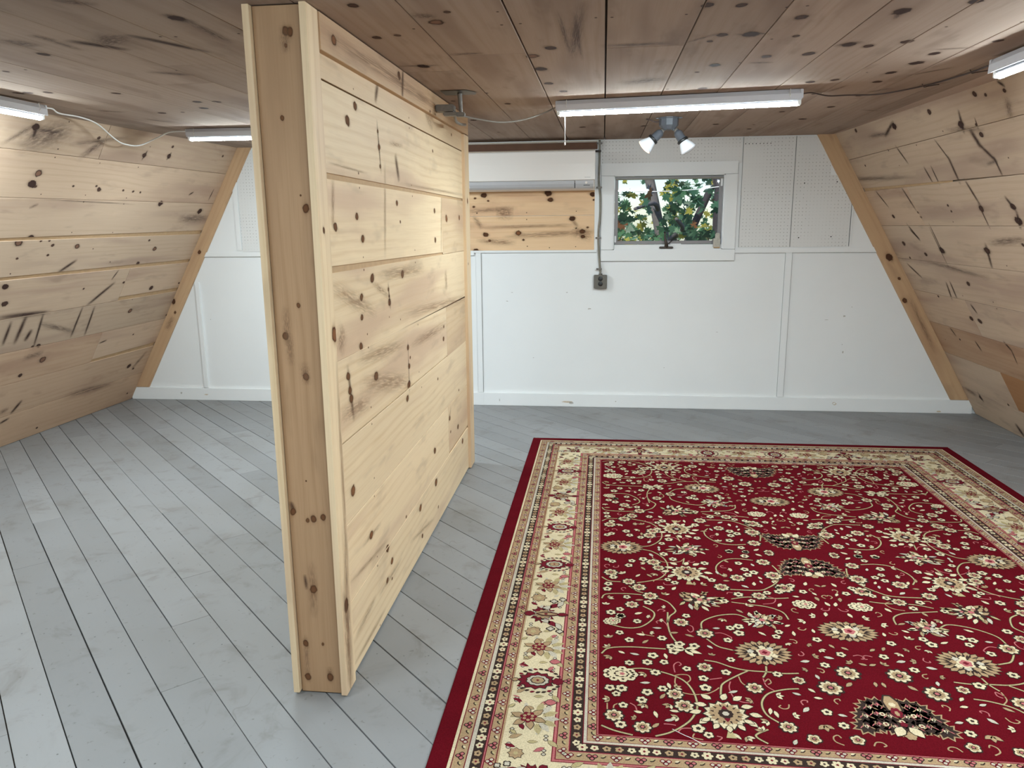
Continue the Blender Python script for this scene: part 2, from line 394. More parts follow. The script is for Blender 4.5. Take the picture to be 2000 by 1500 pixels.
KN = {
'ceiling':[('k',2.28,0.273),('k',2.296,0.367),('k',2.455,0.565),('k',2.651,0.368),('b',2.658,0.459),('s',2.738,0.341),('s',2.704,0.607),('b',3.165,0.416),('s',3.303,0.365),('k',3.026,0.58),('k',3.001,0.722),('k',3.726,0.439),('s',3.714,0.281),('k',3.632,0.888),('k',3.594,0.982),('b',2.867,0.818),('k',2.906,0.893),('k',4.492,1.212),('k',5.02,1.189),('k',4.082,1.234),('s',3.993,0.996),('k',4.646,0.993),('k',2.749,-0.185),('r',3.125,-0.25),('k',3.685,-0.191),('s',4.525,0.144),('k',5.176,-0.143),('k',5.188,0.252),('s',5.279,0.957),('k',5.195,0.704),('k',5.528,0.971),('n',2.365,-0.03),('n',2.365,0.016),('n',2.367,0.226),('n',2.338,0.496),('n',2.735,0.538),('n',3.131,0.503),('m',2.744,0.011,2.742,0.192,0.05),('m',2.738,0.268,2.632,0.35,0.02),('m',2.651,0.419,2.658,0.503,0.03),('m',3.139,0.551,3.145,0.619,0.03),('m',2.333,-0.134,2.76,-0.127,0.02),('m',2.379,-0.09,2.907,-0.087,0.015),('m',3.511,0.095,3.415,0.244,0.12),('m',2.271,-0.07,2.873,-0.117,0.04),('k',2.458,0.563),('k',3.004,0.723),('b',2.435,0.833),('k',2.903,0.895),('k',2.856,1.002),('b',3.082,1.179),('b',3.259,1.185),('b',3.461,1.162),('k',3.684,1.183),('k',3.629,0.888),('k',3.594,0.978),('k',4.09,1.239),('k',4.493,1.216),('k',5.03,1.201),('b',2.357,0.996),('k',2.896,1.307),('s',2.705,0.608),('n',2.33,0.548),('n',2.655,1.043),('n',2.629,1.246),('n',3.435,1.06),('n',4.935,1.074),('m',2.879,0.787,2.841,0.842,0.05),('m',3.396,1.359,3.532,1.268,0.03),('m',3.986,1.253,3.893,1.298,0.04),('m',3.846,1.43,3.767,1.5,0.03),('m',4.664,1.438,4.72,1.529,0.03),('m',3.006,1.163,2.996,1.266,0.03),('m',3.92,1.048,3.778,1.075,0.025),('m',2.422,0.831,2.52,0.843,0.02),('k',2.13,-0.674),('k',2.501,-0.721),('s',2.485,-0.648),('b',2.988,-0.685),('r',2.337,-0.493),('s',2.231,-0.439),('k',2.75,-0.187),('b',3.119,-0.252),('r',2.872,-0.26),('k',4.023,-0.491),('k',3.458,-0.243),('n',2.398,-0.252),('s',3.882,-0.745),('k',4.662,-0.774),('s',5.352,-0.719),('n',2.25,-0.3),('s',3.661,-0.545),('n',2.399,-0.308),('n',2.407,-0.577),('m',2.252,-0.536,2.269,-0.491,0.06),('m',3.704,-0.722,3.67,-0.627,0.05),('m',2.973,-0.767,2.981,-0.63,0.03),('m',2.794,-0.529,2.786,-0.443,0.04),('b',2.175,-1.203),('k',2.551,-1.903),('k',3.357,-2.177),('k',3.666,-1.963),('k',3.68,-1.87),('b',3.876,-2.042),('k',4.002,-2.346),('s',3.993,-2.224),('k',3.272,-2.584),('k',3.279,-2.449),('k',3.271,-2.538),('s',2.805,-2.255),('n',2.373,-1.371),('n',2.381,-1.325),('n',2.903,-1.626),('n',2.377,-1.118),('n',2.787,-2.16),('m',2.14,-1.21,2.211,-1.185,0.04),('m',2.22,-1.19,2.462,-1.199,0.04),('m',1.961,-1.401,2.004,-1.339,0.05),('t',2.392,-1.677,2.522,-1.594,0.07),('m',2.43,-1.604,2.352,-1.494,0.1),('m',2.347,-1.869,2.426,-1.845,0.09),('m',2.299,-1.738,2.359,-1.728,0.04),('t',2.361,-1.443,2.592,-1.35,0.05),('m',2.92,-1.73,2.995,-1.625,0.06),('m',3.861,-2.591,3.928,-2.531,0.05),('m',4.232,-2.566,4.365,-2.522,0.04),('m',2.37,-1.736,2.497,-1.736,0.03)],
'left':[('r',4.004,2.02),('b',3.986,1.954),('s',4.017,1.94),('s',4.319,1.959),('k',4.56,1.949),('s',4.524,1.97),('s',4.804,1.954),('s',4.914,1.951),('s',4.996,1.948),('b',5.288,1.872),('b',5.872,1.821),('b',4.123,1.619),('k',5.812,1.633),('r',4.043,1.588),('r',4.557,1.549),('r',5.447,1.499),('s',5.334,1.574),('s',4.287,1.596),('b',3.869,2.279),('s',5.161,2.303),('k',4.881,2.212),('k',5.161,2.233),('s',5.873,2.3),('s',4.385,2.277),('n',4.086,2.174),('n',4.086,2.123),('n',4.476,2.122),('n',4.867,2.125),('n',4.096,2.339),('n',4.909,2.276),('n',4.08,1.895),('n',4.461,1.859),('n',4.868,1.901),('n',4.865,1.857),('n',4.454,1.905),('n',4.865,1.644),('n',4.457,1.649),('m',3.701,2.173,3.827,2.264,0.03),('m',3.893,2.268,4.049,2.267,0.02),('m',4.298,2.151,4.43,2.253,0.05),('m',3.835,2.19,4.111,2.294,0.16),('m',4.217,2.223,4.602,2.301,0.03),('t',5.936,1.933,5.947,2.009,0.02),('t',5.622,1.958,5.658,1.976,0.02),('m',4.038,1.812,4.077,1.829,0.02),('t',4.877,2.187,4.894,2.238,0.02),('t',5.153,2.212,5.169,2.253,0.02),('m',5.645,1.748,5.993,1.766,0.08),('m',4.177,1.865,4.893,1.858,0.012),('t',3.875,2.224,3.878,2.273,0.03),('b',4.06,1.3),('k',4.106,1.181),('s',4.074,1.485),('s',4.319,1.496),('s',4.788,1.218),('k',5.622,1.147),('s',6.017,1.157),('k',5.306,1.385),('r',5.457,0.962),('k',4.547,0.813),('r',4.644,0.685),('k',4.478,0.597),('s',5.64,0.719),('k',5.773,0.393),('s',5.857,0.35),('s',4.868,0.061),('s',6.033,0.847),('s',5.224,1.229),('s',4.216,1.595),('s',4.329,1.563),('n',4.725,1.525),('n',4.965,1.413),('n',4.064,1.385),('n',5.425,1.064),('s',4.491,0.817),('s',5.797,1.636),('s',5.928,0.085),('t',4.482,1.373,4.592,1.44,0.035),('t',4.909,1.087,5.097,1.226,0.04),('t',4.214,0.892,4.214,1.025,0.04),('t',4.314,0.886,4.327,1.057,0.05),('t',4.402,0.884,4.42,0.944,0.05),('t',4.502,0.828,4.479,1.049,0.03),('t',4.122,1.086,4.499,1.072,0.05),('t',4.852,0.848,4.855,1.053,0.03),('t',5.001,0.838,4.99,1.036,0.03),('m',4.509,0.981,4.837,0.878,0.04),('t',5.068,1.277,5.097,1.33,0.02),('m',5.114,0.279,5.587,0.262,0.06),('t',4.582,0.362,4.534,0.293,0.04),('m',4.419,0.319,4.473,0.331,0.04),('t',4.457,0.227,4.517,0.243,0.03),('t',5.229,0.712,5.293,0.723,0.02),('m',4.466,0.737,4.602,0.743,0.05),('m',5.846,0.369,5.947,0.483,0.04),('m',6.352,0.673,7.205,0.581,0.04)],
'right':[('b',4.988,2.32),('b',4.212,2.221),('s',4.07,2.201),('k',3.959,2.344),('s',3.871,2.324),('s',3.712,2.315),('k',4.473,2.334),('k',5.62,2.376),('s',5.766,2.122),('k',4.067,2.146),('s',5.258,1.742),('s',5.248,1.708),('k',5.712,1.718),('s',4.788,1.779),('s',4.78,1.741),('k',4.413,1.751),('b',5.181,1.464),('k',4.576,1.488),('s',5.469,1.426),('k',5.771,1.503),('b',4.101,1.674),('s',3.968,2.39),('s',5.246,2.188),('n',4.815,2.175),('n',4.426,2.213),('n',3.926,2.008),('n',5.192,2.074),('n',4.824,1.672),('k',4.089,1.755),('s',4.165,1.538),('t',5.17,2.286,4.989,2.343,0.03),('t',4.175,2.282,4.215,2.188,0.03),('t',4.056,2.226,4.066,2.189,0.015),('t',3.727,2.359,3.701,2.338,0.025),('t',5.1,2.19,5.052,2.088,0.025),('t',4.558,2.167,4.506,2.058,0.02),('t',4.506,2.058,4.513,1.921,0.035),('t',4.855,2.023,4.842,1.944,0.025),('t',4.762,2.021,4.765,1.928,0.02),('t',4.146,2.174,4.127,2.097,0.05),('t',4.127,2.097,4.05,2.01,0.035),('t',4.05,2.01,4.051,1.932,0.025),('m',3.722,2.268,3.757,2.198,0.05),('t',5.321,1.911,5.278,1.773,0.03),('t',5.797,1.908,5.724,1.804,0.025),('t',4.44,1.913,4.408,1.779,0.03),('t',4.421,1.764,4.422,1.645,0.02),('t',4.115,1.803,4.085,1.741,0.03),('t',4.08,1.717,4.112,1.641,0.03),('t',5.531,1.648,5.456,1.544,0.03),('t',5.177,1.642,5.181,1.464,0.02),('m',6.255,2.046,5.177,1.989,0.04),('m',4.356,2.212,4.057,2.176,0.03),('m',4.131,1.994,4.058,2.002,0.02),('m',5.424,2.306,5.133,2.293,0.03),('k',5.771,1.498),('k',5.469,1.427),('b',5.173,1.468),('b',4.575,1.489),('s',5.787,1.384),('k',5.029,1.238),('k',5.239,0.96),('k',5.129,0.956),('s',5.612,0.738),('k',5.768,0.217),('s',5.331,0.276),('s',6.195,1.355),('s',5.615,1.085),('n',5.201,1.134),('n',4.81,1.132),('n',5.893,0.689),('n',4.806,1.087),('n',4.435,1.401),('t',4.561,1.521,4.612,1.391,0.035),('t',5.888,1.319,5.76,1.233,0.03),('t',5.364,1.205,5.4,1.096,0.03),('t',5.295,1.217,5.312,1.117,0.03),('t',5.142,1.067,5.118,1.025,0.03),('t',5.684,0.814,5.655,0.768,0.025),('t',5.357,0.757,5.337,0.707,0.03),('t',4.925,0.833,4.886,0.791,0.03),('t',4.881,0.776,4.889,0.698,0.02),('t',5.769,0.256,5.753,0.194,0.03),('t',5.361,0.103,5.328,0.027,0.06),('m',5.971,0.245,5.845,0.223,0.05),('t',5.525,1.609,5.458,1.551,0.03),('t',5.199,1.612,5.201,1.383,0.015),('m',5.456,1.363,4.782,1.308,0.04),('m',4.474,1.542,4.143,1.569,0.05)],
'part':[('r',2.255,1.98),('s',4.008,1.917),('n',2.43,1.881),('k',2.439,1.832),('n',3.125,1.885),('n',3.127,1.846),('b',2.356,1.778),('k',2.684,1.731),('s',2.676,1.782),('s',2.688,1.666),('n',2.439,1.627),('n',3.127,1.623),('k',2.4,1.491),('k',2.45,1.42),('k',2.891,1.546),('s',2.93,1.476),('k',3.548,1.528),('k',3.547,1.392),('k',2.196,1.459),('r',3.82,1.495),('r',4.167,1.502),('n',2.441,1.582),('n',3.135,1.58),('s',3.55,1.795),('t',2.88,2.035,2.838,1.954,0.03),('t',2.7,1.937,2.668,1.887,0.04),('m',3.434,1.94,3.548,1.903,0.05),('t',2.674,1.799,2.694,1.664,0.02),('t',2.9,1.712,2.931,1.642,0.05),('m',2.841,1.759,2.987,1.764,0.02),('m',3.099,1.622,4.234,1.627,0.015),('m',2.205,1.639,2.494,1.633,0.01),('m',2.745,1.649,2.704,1.385,0.03),('m',2.195,1.581,2.177,1.474,0.03),('m',3.707,1.575,3.677,1.356,0.03),('m',2.805,2.097,2.922,1.974,0.05),('k',2.45,1.42),('k',3.548,1.396),('b',2.532,1.287),('s',2.724,1.233),('s',2.732,1.207),('k',2.733,1.185),('k',2.407,1.234),('k',2.4,1.168),('k',2.376,1.076),('b',2.933,1.276),('k',2.973,0.977),('s',3.003,0.93),('k',2.981,0.898),('b',2.964,0.823),('s',3.684,0.967),('k',3.668,0.909),('b',2.524,0.947),('k',2.236,1.004),('k',2.244,0.956),('k',2.253,0.929),('k',2.934,0.773),('k',3.768,0.476),('s',3.781,0.399),('k',3.984,0.372),('b',3.397,0.412),('r',3.404,0.251),('r',4.11,0.252),('s',4.035,0.568),('n',2.446,1.361),('n',2.446,1.32),('n',2.449,1.106),('n',2.453,1.06),('n',2.45,0.853),('n',2.449,0.794),('n',3.146,1.361),('n',3.147,1.31),('n',2.876,1.103),('n',3.153,1.047),('n',3.144,0.842),('n',3.181,0.767),('s',2.227,0.647),('s',3.511,0.737),('n',2.72,1.131),('t',2.726,1.242,2.738,1.172,0.02),('m',2.558,1.262,2.71,1.212,0.03),('m',2.677,1.289,3.224,1.276,0.05),('m',2.173,1.276,2.515,1.178,0.06),('t',2.238,1.017,2.264,0.874,0.03),('m',2.185,0.893,2.408,0.879,0.06),('m',2.396,1.032,2.871,1.004,0.05),('m',2.174,1.103,2.212,1.149,0.08),('m',3.762,1.227,3.773,1.158,0.06),('m',3.022,1.114,4.266,1.051,0.05),('t',2.974,0.981,2.971,0.811,0.012),('m',3.796,0.515,3.745,0.473,0.03),('m',2.418,0.941,2.953,0.843,0.08),('m',3.088,0.977,3.684,0.971,0.05),('r',2.221,0.633),('r',2.382,0.415),('r',3.404,0.251),('r',3.081,0.245),('b',2.564,0.283),('r',2.615,0.21),('s',2.843,0.298),('k',3.099,0.105),('k',2.545,0.165),('s',2.605,0.142),('n',2.446,0.6),('n',2.437,0.536),('n',2.436,0.31),('n',2.435,0.275),('s',3.435,0.113),('n',2.43,0.046),('m',2.936,0.159,3.289,0.101,0.02),('m',2.476,0.158,2.715,0.161,0.02),('m',2.198,0.154,2.373,0.172,0.03),('m',2.314,0.416,2.473,0.411,0.02),('m',2.169,0.35,2.546,0.315,0.02),('m',2.184,0.069,2.463,0.071,0.02)],
'post':[('k',1.971,-0.847),('k',1.969,-0.835),('s',1.935,-0.849),('s',1.751,-0.873),('n',1.546,-0.835),('k',1.511,-0.822),('m',1.971,-0.851,1.928,-0.85,0.03),('k',1.152,-0.908),('k',1.032,-0.854),('s',1.241,-0.863),('m',1.221,-0.902,1.142,-0.903,0.025),('m',1.142,-0.898,1.082,-0.897,0.025),('m',1.063,-0.857,1.022,-0.855,0.03),('b',0.614,-0.924),('k',0.592,-0.861),('b',0.598,-0.83),('s',0.587,-0.88),('b',0.361,-0.876),('k',0.173,-0.914),('s',0.174,-0.858),('k',0.056,-0.914),('b',0.059,-0.841),('n',0.713,-0.876),('t',0.636,-0.927,0.62,-0.923,0.02),('t',0.397,-0.901,0.369,-0.899,0.015),('m',0.427,-0.877,0.289,-0.88,0.03),('m',0.182,-0.913,0.062,-0.915,0.02),('m',0.085,-0.841,0.061,-0.839,0.02)],
'back':[('b',-0.934,1.689),('s',-1.005,1.668),('s',-1.016,1.603),('n',-0.992,1.554),('n',-0.598,1.553),('n',-0.21,1.56),('b',-0.427,1.699),('k',-0.412,1.649),('b',-0.085,1.685),('s',-0.075,1.644),('s',-0.9,1.647),('b',-0.242,1.505),('k',-0.924,1.387),('r',-0.665,1.398),('s',-0.894,1.34),('s',-0.625,1.344),('s',-0.121,1.436),('k',-0.162,1.405),('k',-0.157,1.366),('b',-1.003,1.259),('n',-0.598,1.501),('n',-0.594,1.294),('n',-0.419,1.282),('n',-0.213,1.289),('m',-1.013,1.52,-0.964,1.451,0.04),('m',-0.244,1.493,-0.205,1.454,0.03),('m',-0.219,1.406,-0.106,1.366,0.09),('m',-1.042,1.57,-0.72,1.585,0.04),('m',-0.702,1.371,-0.106,1.405,0.05),('m',-0.903,1.441,-0.303,1.455,0.03),('m',-0.966,1.338,-0.723,1.322,0.05),('m',-0.821,1.548,-0.721,1.546,0.09)],
}
RG = {'small':[(-0.669,-0.773),(-0.786,-0.796),(-0.709,-0.889),(-0.674,-0.926),(-0.602,-0.958),(-0.73,-0.932),(-0.554,-1.008),(-0.857,-1.09),(-0.82,-1.089),(-0.837,-1.12),(-0.74,-1.102),(-0.69,-1.078),(-0.759,-1.144),(-0.827,-1.27),(-0.817,-1.176),(-0.601,-1.265),(-0.575,-1.296),(-0.476,-0.966),(-0.448,-0.888),(-0.417,-0.678),(-0.385,-0.664),(-0.391,-0.711),(-0.247,-0.689),(-0.263,-0.722),(-0.311,-0.96),(-0.554,-1.059),(-0.819,-0.75),(-0.813,-0.628),(-0.707,-0.99),(-0.609,-0.058),(-0.573,-0.108),(-0.753,-0.141),(-0.768,-0.188),(-0.703,-0.12),(-0.836,-0.307),(-0.857,-0.37),(-0.862,-0.415),(-0.647,-0.385),(-0.612,-0.309),(-0.585,-0.334),(-0.431,-0.296),(-0.785,-0.477),(-0.814,-0.578),(-0.849,-0.605),(-0.813,-0.628),(-0.703,-0.514),(-0.408,-0.473),(-0.3,-0.462),(-0.278,-0.181),(-0.245,-0.207),(-0.275,-0.233),(-0.314,-0.003),(-0.259,0.03),(-0.242,-0.001),(-0.254,-0.045),(-0.227,-0.387),(-0.18,-0.374),(-0.168,-0.338),(-0.119,-0.315),(-0.294,-0.122),(-0.86,-0.136),(-0.838,-0.154),(-0.44,-0.136),(-0.343,-0.412),(-0.567,-0.604)],'med':[(-0.513,-0.726),(-0.654,-1.104),(-0.631,-1.161),(-0.763,-1.304),(-0.399,-1.045),(-0.591,-0.655),(-0.869,-1.228),(-0.542,-0.943),(-0.338,-1.232),(-0.642,-0.201),(-0.66,-0.147),(-0.878,-0.264),(-0.773,-0.343),(-0.692,-0.459),(-0.767,-0.537),(-0.4,-0.356),(-0.322,-0.266),(-0.264,-0.417),(-0.186,-0.101),(-0.733,-0.389)],'fan':[(-0.332,-0.835),(-0.816,-0.007)],'cream':[(-0.511,-1.189),(-0.526,-0.234)],'tangle':[(-0.502,-0.474),(-0.291,-0.61)],'dark':[(-0.007,-1.153),(-0.061,-0.14)],'cloud':[(-0.848,-1.01)],'bloss':[(-0.591,-0.836),(-0.882,-0.67)],'up':[],'vine':[[(-0.794,-0.978),(-0.746,-0.97),(-0.693,-0.982),(-0.642,-1.006),(-0.612,-1.037),(-0.595,-1.085),(-0.59,-1.137),(-0.596,-1.178),(-0.617,-1.224),(-0.647,-1.26),(-0.686,-1.292),(-0.728,-1.312)],[(-0.89,-1.279),(-0.845,-1.299),(-0.793,-1.314)],[(-0.896,-0.893),(-0.857,-0.856),(-0.786,-0.842),(-0.715,-0.842),(-0.662,-0.843)],[(-0.537,-0.9),(-0.497,-0.908),(-0.451,-0.934),(-0.403,-0.947),(-0.338,-0.949),(-0.29,-0.953),(-0.24,-0.947)],[(-0.404,-0.95),(-0.449,-0.986),(-0.495,-1.03),(-0.507,-1.065),(-0.514,-1.113)],[(-0.512,-0.761),(-0.482,-0.805),(-0.45,-0.821),(-0.417,-0.831)],[(-0.338,-0.916),(-0.345,-0.952),(-0.361,-0.983)],[(-0.521,-0.692),(-0.511,-0.64),(-0.452,-0.592),(-0.381,-0.574),(-0.341,-0.6)],[(-0.634,-0.583),(-0.641,-0.675),(-0.636,-0.746),(-0.622,-0.793)],[(-0.859,-0.69),(-0.8,-0.713),(-0.744,-0.703),(-0.7,-0.651),(-0.685,-0.604),(-0.695,-0.574),(-0.725,-0.545)],[(-0.261,-1.034),(-0.31,-1.044),(-0.363,-1.071),(-0.392,-1.121),(-0.39,-1.176),(-0.362,-1.212),(-0.344,-1.233)],[(-0.399,-1.248),(-0.44,-1.28),(-0.412,-1.312)],[(-0.721,-0.014),(-0.662,-0.031),(-0.613,-0.101),(-0.601,-0.182),(-0.621,-0.263),(-0.662,-0.314),(-0.74,-0.349)],[(-0.9,-0.309),(-0.853,-0.342),(-0.807,-0.346)],[(-0.899,-0.496),(-0.866,-0.459),(-0.793,-0.448),(-0.72,-0.453)],[(-0.774,-0.38),(-0.743,-0.421),(-0.715,-0.436)],[(-0.665,-0.473),(-0.627,-0.503),(-0.605,-0.557),(-0.607,-0.581),(-0.629,-0.614),(-0.64,-0.66)],[(-0.523,-0.093),(-0.534,-0.156)],[(-0.226,-0.085),(-0.29,-0.075),(-0.346,-0.091),(-0.39,-0.152),(-0.398,-0.212),(-0.375,-0.258)],[(-0.153,-0.129),(-0.14,-0.206),(-0.165,-0.283),(-0.214,-0.342),(-0.259,-0.369),(-0.368,-0.371)],[(-0.381,-0.478),(-0.321,-0.489),(-0.247,-0.505),(-0.201,-0.54),(-0.191,-0.593)],[(-0.377,-0.453),(-0.31,-0.43),(-0.213,-0.432),(-0.152,-0.422)]],'curl':[[(-0.678,-0.671),(-0.681,-0.657),(-0.662,-0.647),(-0.648,-0.668),(-0.643,-0.69)],[(-0.574,-0.704),(-0.565,-0.721),(-0.553,-0.709),(-0.553,-0.681),(-0.567,-0.671)],[(-0.477,-0.719),(-0.452,-0.717),(-0.426,-0.739),(-0.425,-0.752),(-0.441,-0.764)],[(-0.642,-1.006),(-0.648,-1.041),(-0.639,-1.084),(-0.603,-1.099),(-0.555,-1.091),(-0.527,-1.072),(-0.511,-1.054)],[(-0.645,-1.001),(-0.624,-0.993),(-0.601,-0.996),(-0.597,-1.019),(-0.609,-1.037)],[(-0.643,-0.983),(-0.643,-0.941),(-0.627,-0.921),(-0.618,-0.933),(-0.626,-0.943)],[(-0.47,-1.017),(-0.479,-1.051),(-0.474,-1.099),(-0.453,-1.122),(-0.417,-1.124)],[(-0.439,-0.985),(-0.435,-1.019),(-0.42,-1.039)],[(-0.535,-1.012),(-0.494,-0.999)],[(-0.662,-1.289),(-0.648,-1.27),(-0.618,-1.266)],[(-0.615,-1.289),(-0.62,-1.307),(-0.593,-1.318)],[(-0.552,-1.294),(-0.538,-1.299),(-0.55,-1.318)],[(-0.847,-1.199),(-0.844,-1.178),(-0.825,-1.166)],[(-0.796,-1.163),(-0.781,-1.177),(-0.776,-1.201)],[(-0.866,-1.201),(-0.866,-1.17)],[(-0.362,-0.989),(-0.36,-1.028),(-0.34,-1.053)],[(-0.363,-1.011),(-0.346,-0.99),(-0.341,-1.009),(-0.353,-1.021)],[(-0.738,-0.735),(-0.728,-0.755),(-0.696,-0.762)],[(-0.7,-1.254),(-0.682,-1.254),(-0.665,-1.257)],[(-0.758,-1.276),(-0.755,-1.262),(-0.741,-1.256)],[(-0.656,-0.074),(-0.658,-0.106),(-0.607,-0.142),(-0.549,-0.131),(-0.528,-0.104)],[(-0.639,-0.226),(-0.617,-0.272)],[(-0.672,-0.333),(-0.663,-0.318),(-0.62,-0.31)],[(-0.631,-0.338),(-0.624,-0.356),(-0.586,-0.352)],[(-0.387,-0.412),(-0.38,-0.398),(-0.349,-0.404)],[(-0.229,-0.417),(-0.206,-0.436),(-0.221,-0.47),(-0.262,-0.483)]],'leaf':[(-0.624,-0.731),(-0.666,-0.888),(-0.669,-1.06),(-0.651,-1.069),(-0.693,-1.119),(-0.674,-1.158),(-0.662,-1.19),(-0.655,-1.218),(-0.681,-1.235),(-0.721,-1.211),(-0.725,-1.264),(-0.854,-0.907),(-0.77,-0.886),(-0.86,-0.789),(-0.73,-0.803),(-0.878,-0.852),(-0.433,-0.613),(-0.47,-1.072),(-0.375,-1.16),(-0.36,-1.173),(-0.391,-1.21),(-0.415,-1.257),(-0.467,-1.302),(-0.34,-1.079),(-0.571,-0.746),(-0.31,-0.706),(-0.196,-0.695),(-0.212,-0.587),(-0.741,-0.999),(-0.869,-1.15),(-0.753,-1.164),(-0.832,-1.232),(-0.681,-0.704),(-0.743,-1.051),(-0.495,-1.299),(-0.733,-0.283),(-0.686,-0.278),(-0.659,-0.257),(-0.738,-0.497),(-0.635,-0.445),(-0.399,-0.222),(-0.361,-0.247),(-0.168,-0.199),(-0.182,-0.229),(-0.184,-0.276),(-0.506,-0.335),(-0.324,-0.505),(-0.362,-0.548),(-0.862,-0.493),(-0.708,-0.213),(-0.696,-0.161),(-0.344,-0.106),(-0.478,-0.341)]}
# ------------------------------------------------------------------ the setting
def ln(p, q):                       # a seam as a straight line: values at y = 4 and y = 6
    return lambda y: p+(q-p)*(y-4)/2
def brd(s, a0, a1, lo, hi, g=.0015, **kw):
    lo = ln(*lo) if isinstance(lo, tuple) else ln(lo, lo); hi = ln(*hi) if isinstance(hi, tuple) else ln(hi, hi)
    s.board([(a0+g, lo(a0)+g), (a1-g, lo(a1)+g), (a1-g, hi(a1)-g), (a0+g, hi(a0)-g)], **kw)
def ledge(s, a0, a1, lo, hi, h=-.006):
    lo, hi = ln(*lo), ln(*hi)
    p = [(a0, lo(a0)-.003), (a1, lo(a1)-.003), (a1, hi(a1)+.003), (a0, hi(a0)+.003)]
    s.add([s.P(a, b, h) for a, b in p], M['tan_ledge'])
def backing(s, a0, a1, b0, b1, h=-.02):
    s.add([s.P(a0, b0, h), s.P(a1, b0, h), s.P(a1, b1, h), s.P(a0, b1, h)], M['shadow_gap'])
    s.add([s.P(a0, b0, h-.03), s.P(a0, b1, h-.03), s.P(a1, b1, h-.03), s.P(a1, b0, h-.03)], M['shadow_gap'])
def tn(): return R.uniform(.34, .62)
YE = D-.018
# left slope
s = Surf((LF, 0, 0), (0, 1, 0), (LT-LF, 0, ZT), (ZT, 0, -(LT-LF)), M['pine_old'])
S1, S2, S3, S3u, S4, S4u, S6, S7, S8 = (2.141, 2.157), (1.868, 1.893), (1.600, 1.615), (1.619, 1.647), (1.342, 1.351), (1.363, 1.380), (.807, .810), (.548, .542), (.273, .274)
for a0, a1, lo, hi, t_ in [(Y0, 2.6, 0, S8, .6), (2.6, YE, 0, S8, .62), (Y0, YE, S8, S7, .56), (Y0, 1.9, S7, S6, .5), (1.9, 5.21, S7, S6, .56), (5.21, YE, (.556, .578), S6, .66),
        (Y0, 3.1, S6, (1.066, 1.077), .5), (3.1, YE, S6, (1.066, 1.077), .44), (Y0, 5.24, (1.066, 1.077), S4, .55), (5.24, YE, (1.097, 1.109), S4, .62), (Y0, 2.2, S4u, S3, .5), (2.2, YE, S4u, S3, .56),
        (Y0, 1.5, S3u, S2, .5), (1.5, YE, S3u, S2, .60), (Y0, 2.9, S2, S1, .6), (2.9, YE, S2, S1, .62), (Y0, 4.45, S1, 2.42, .52), (4.45, YE, S1, 2.42, .5)]:
    brd(s, a0, a1, lo, hi, tone=t_, warm=R.uniform(0, .08)+(.16 if lo in (0, S8, S7) else 0))
ledge(s, 2.4, YE, S3, S3u); ledge(s, 2.4, YE, S4, S4u); ledge(s, 5.24, YE, (1.066, 1.077), (1.097, 1.109)); ledge(s, 5.21, YE, S7, (.556, .578))
s.knots(KN['left']); s.rand_knots(60, -2.2, 3.5, .1, 2.3); s.nails([.6, 1.7, 2.8, 3.4])
backing(s, Y0, D, -.02, 2.45)
s.mb.build('wall_left', kind='structure')
# right slope
s = Surf((RF, 0, 0), (0, 1, 0), (RT-RF, 0, ZT), (-ZT, 0, RT-RF), M['pine_old'])
for a0, a1, lo, hi, t_, w_ in [(Y0, 5.2, 0, .262, .55, 0), (5.2, YE, 0, .25, .58, 0), (Y0, 5.21, .262, .556, .35, .75), (5.21, YE, .25, .556, .62, 0), (Y0, 2.0, .556, .827, .5, 0), (2.0, YE, .556, .827, .45, .35),
        (Y0, 5.21, .827, 1.10, .62, 0), (5.21, YE, .827, 1.10, .62, .1), (Y0, 3.0, 1.10, 1.371, .5, 0), (3.0, YE, 1.10, 1.371, .62, 0), (Y0, 2.5, 1.371, 1.645, .5, 0), (2.5, YE, 1.371, 1.645, .6, .0),
        (Y0, 5.25, 1.645, (1.918, 1.928), .56, 0), (5.25, YE, 1.645, (1.918, 1.930), .66, .1), (Y0, YE, (1.920, 1.952), 2.19, .52, 0), (Y0, 1.2, 2.19, 2.42, .5, 0), (1.2, YE, 2.19, 2.42, .5, 0)]:
    brd(s, a0, a1, lo, hi, tone=t_, warm=w_)
ledge(s, 4.6, YE, (1.916, 1.93), (1.92, 1.952))
s.knots(KN['right']); s.rand_knots(60, -2.2, 3.0, .1, 2.3); s.nails([.6, 1.7, 2.8])
backing(s, Y0, D, -.02, 2.45)
s.mb.build('wall_right', kind='structure')
# ceiling
s = Surf((0, 0, 2.012), (0, 1, .0125), (1, 0, 0), (0, .0125, -1), M['pine_ceiling'])
cols = [-3.02, -2.68, -2.41, -2.13, -1.88, -1.62, -1.36, -1.09, -.82, -.55, -.276, 0, .265, (.524, .553), (.780, .80), (1.032, 1.07), (1.285, 1.335), (1.485, 1.57), (1.60, 1.66), 1.78]
joints = {0: [1.1], 1: [3.9], 2: [.5], 3: [1.6], 4: [3.185], 5: [2.81], 6: [4.6], 7: [1.2], 8: [3.1], 9: [2.815], 10: [.9], 11: [2.783], 12: [1.1], 13: [.2], 14: [1.4], 15: [.5], 16: [1.2], 17: [2.0], 18: [.4]}
gaps = {10: .0035, 11: .003, 14: .0025, 16: .0025}
for i in range(len(cols)-1):
    aa = [Y0]+joints.get(i, [])+[D]
    if i == 9: aa = [Y0, 2.815, 4.25, D]
    for a0, a1 in zip(aa, aa[1:]):
        brd(s, a0, a1, cols[i], cols[i+1], g=gaps.get(i, .0015), tone=(.70 if i == 18 else R.uniform(.30, .50)), warm=0, h=R.uniform(-.0015, 0))
s.knots(KN['ceiling'], 1.15); s.rand_knots(40, -2.2, 2.0, -2.8, 1.6); s.nails([.8, 1.4])
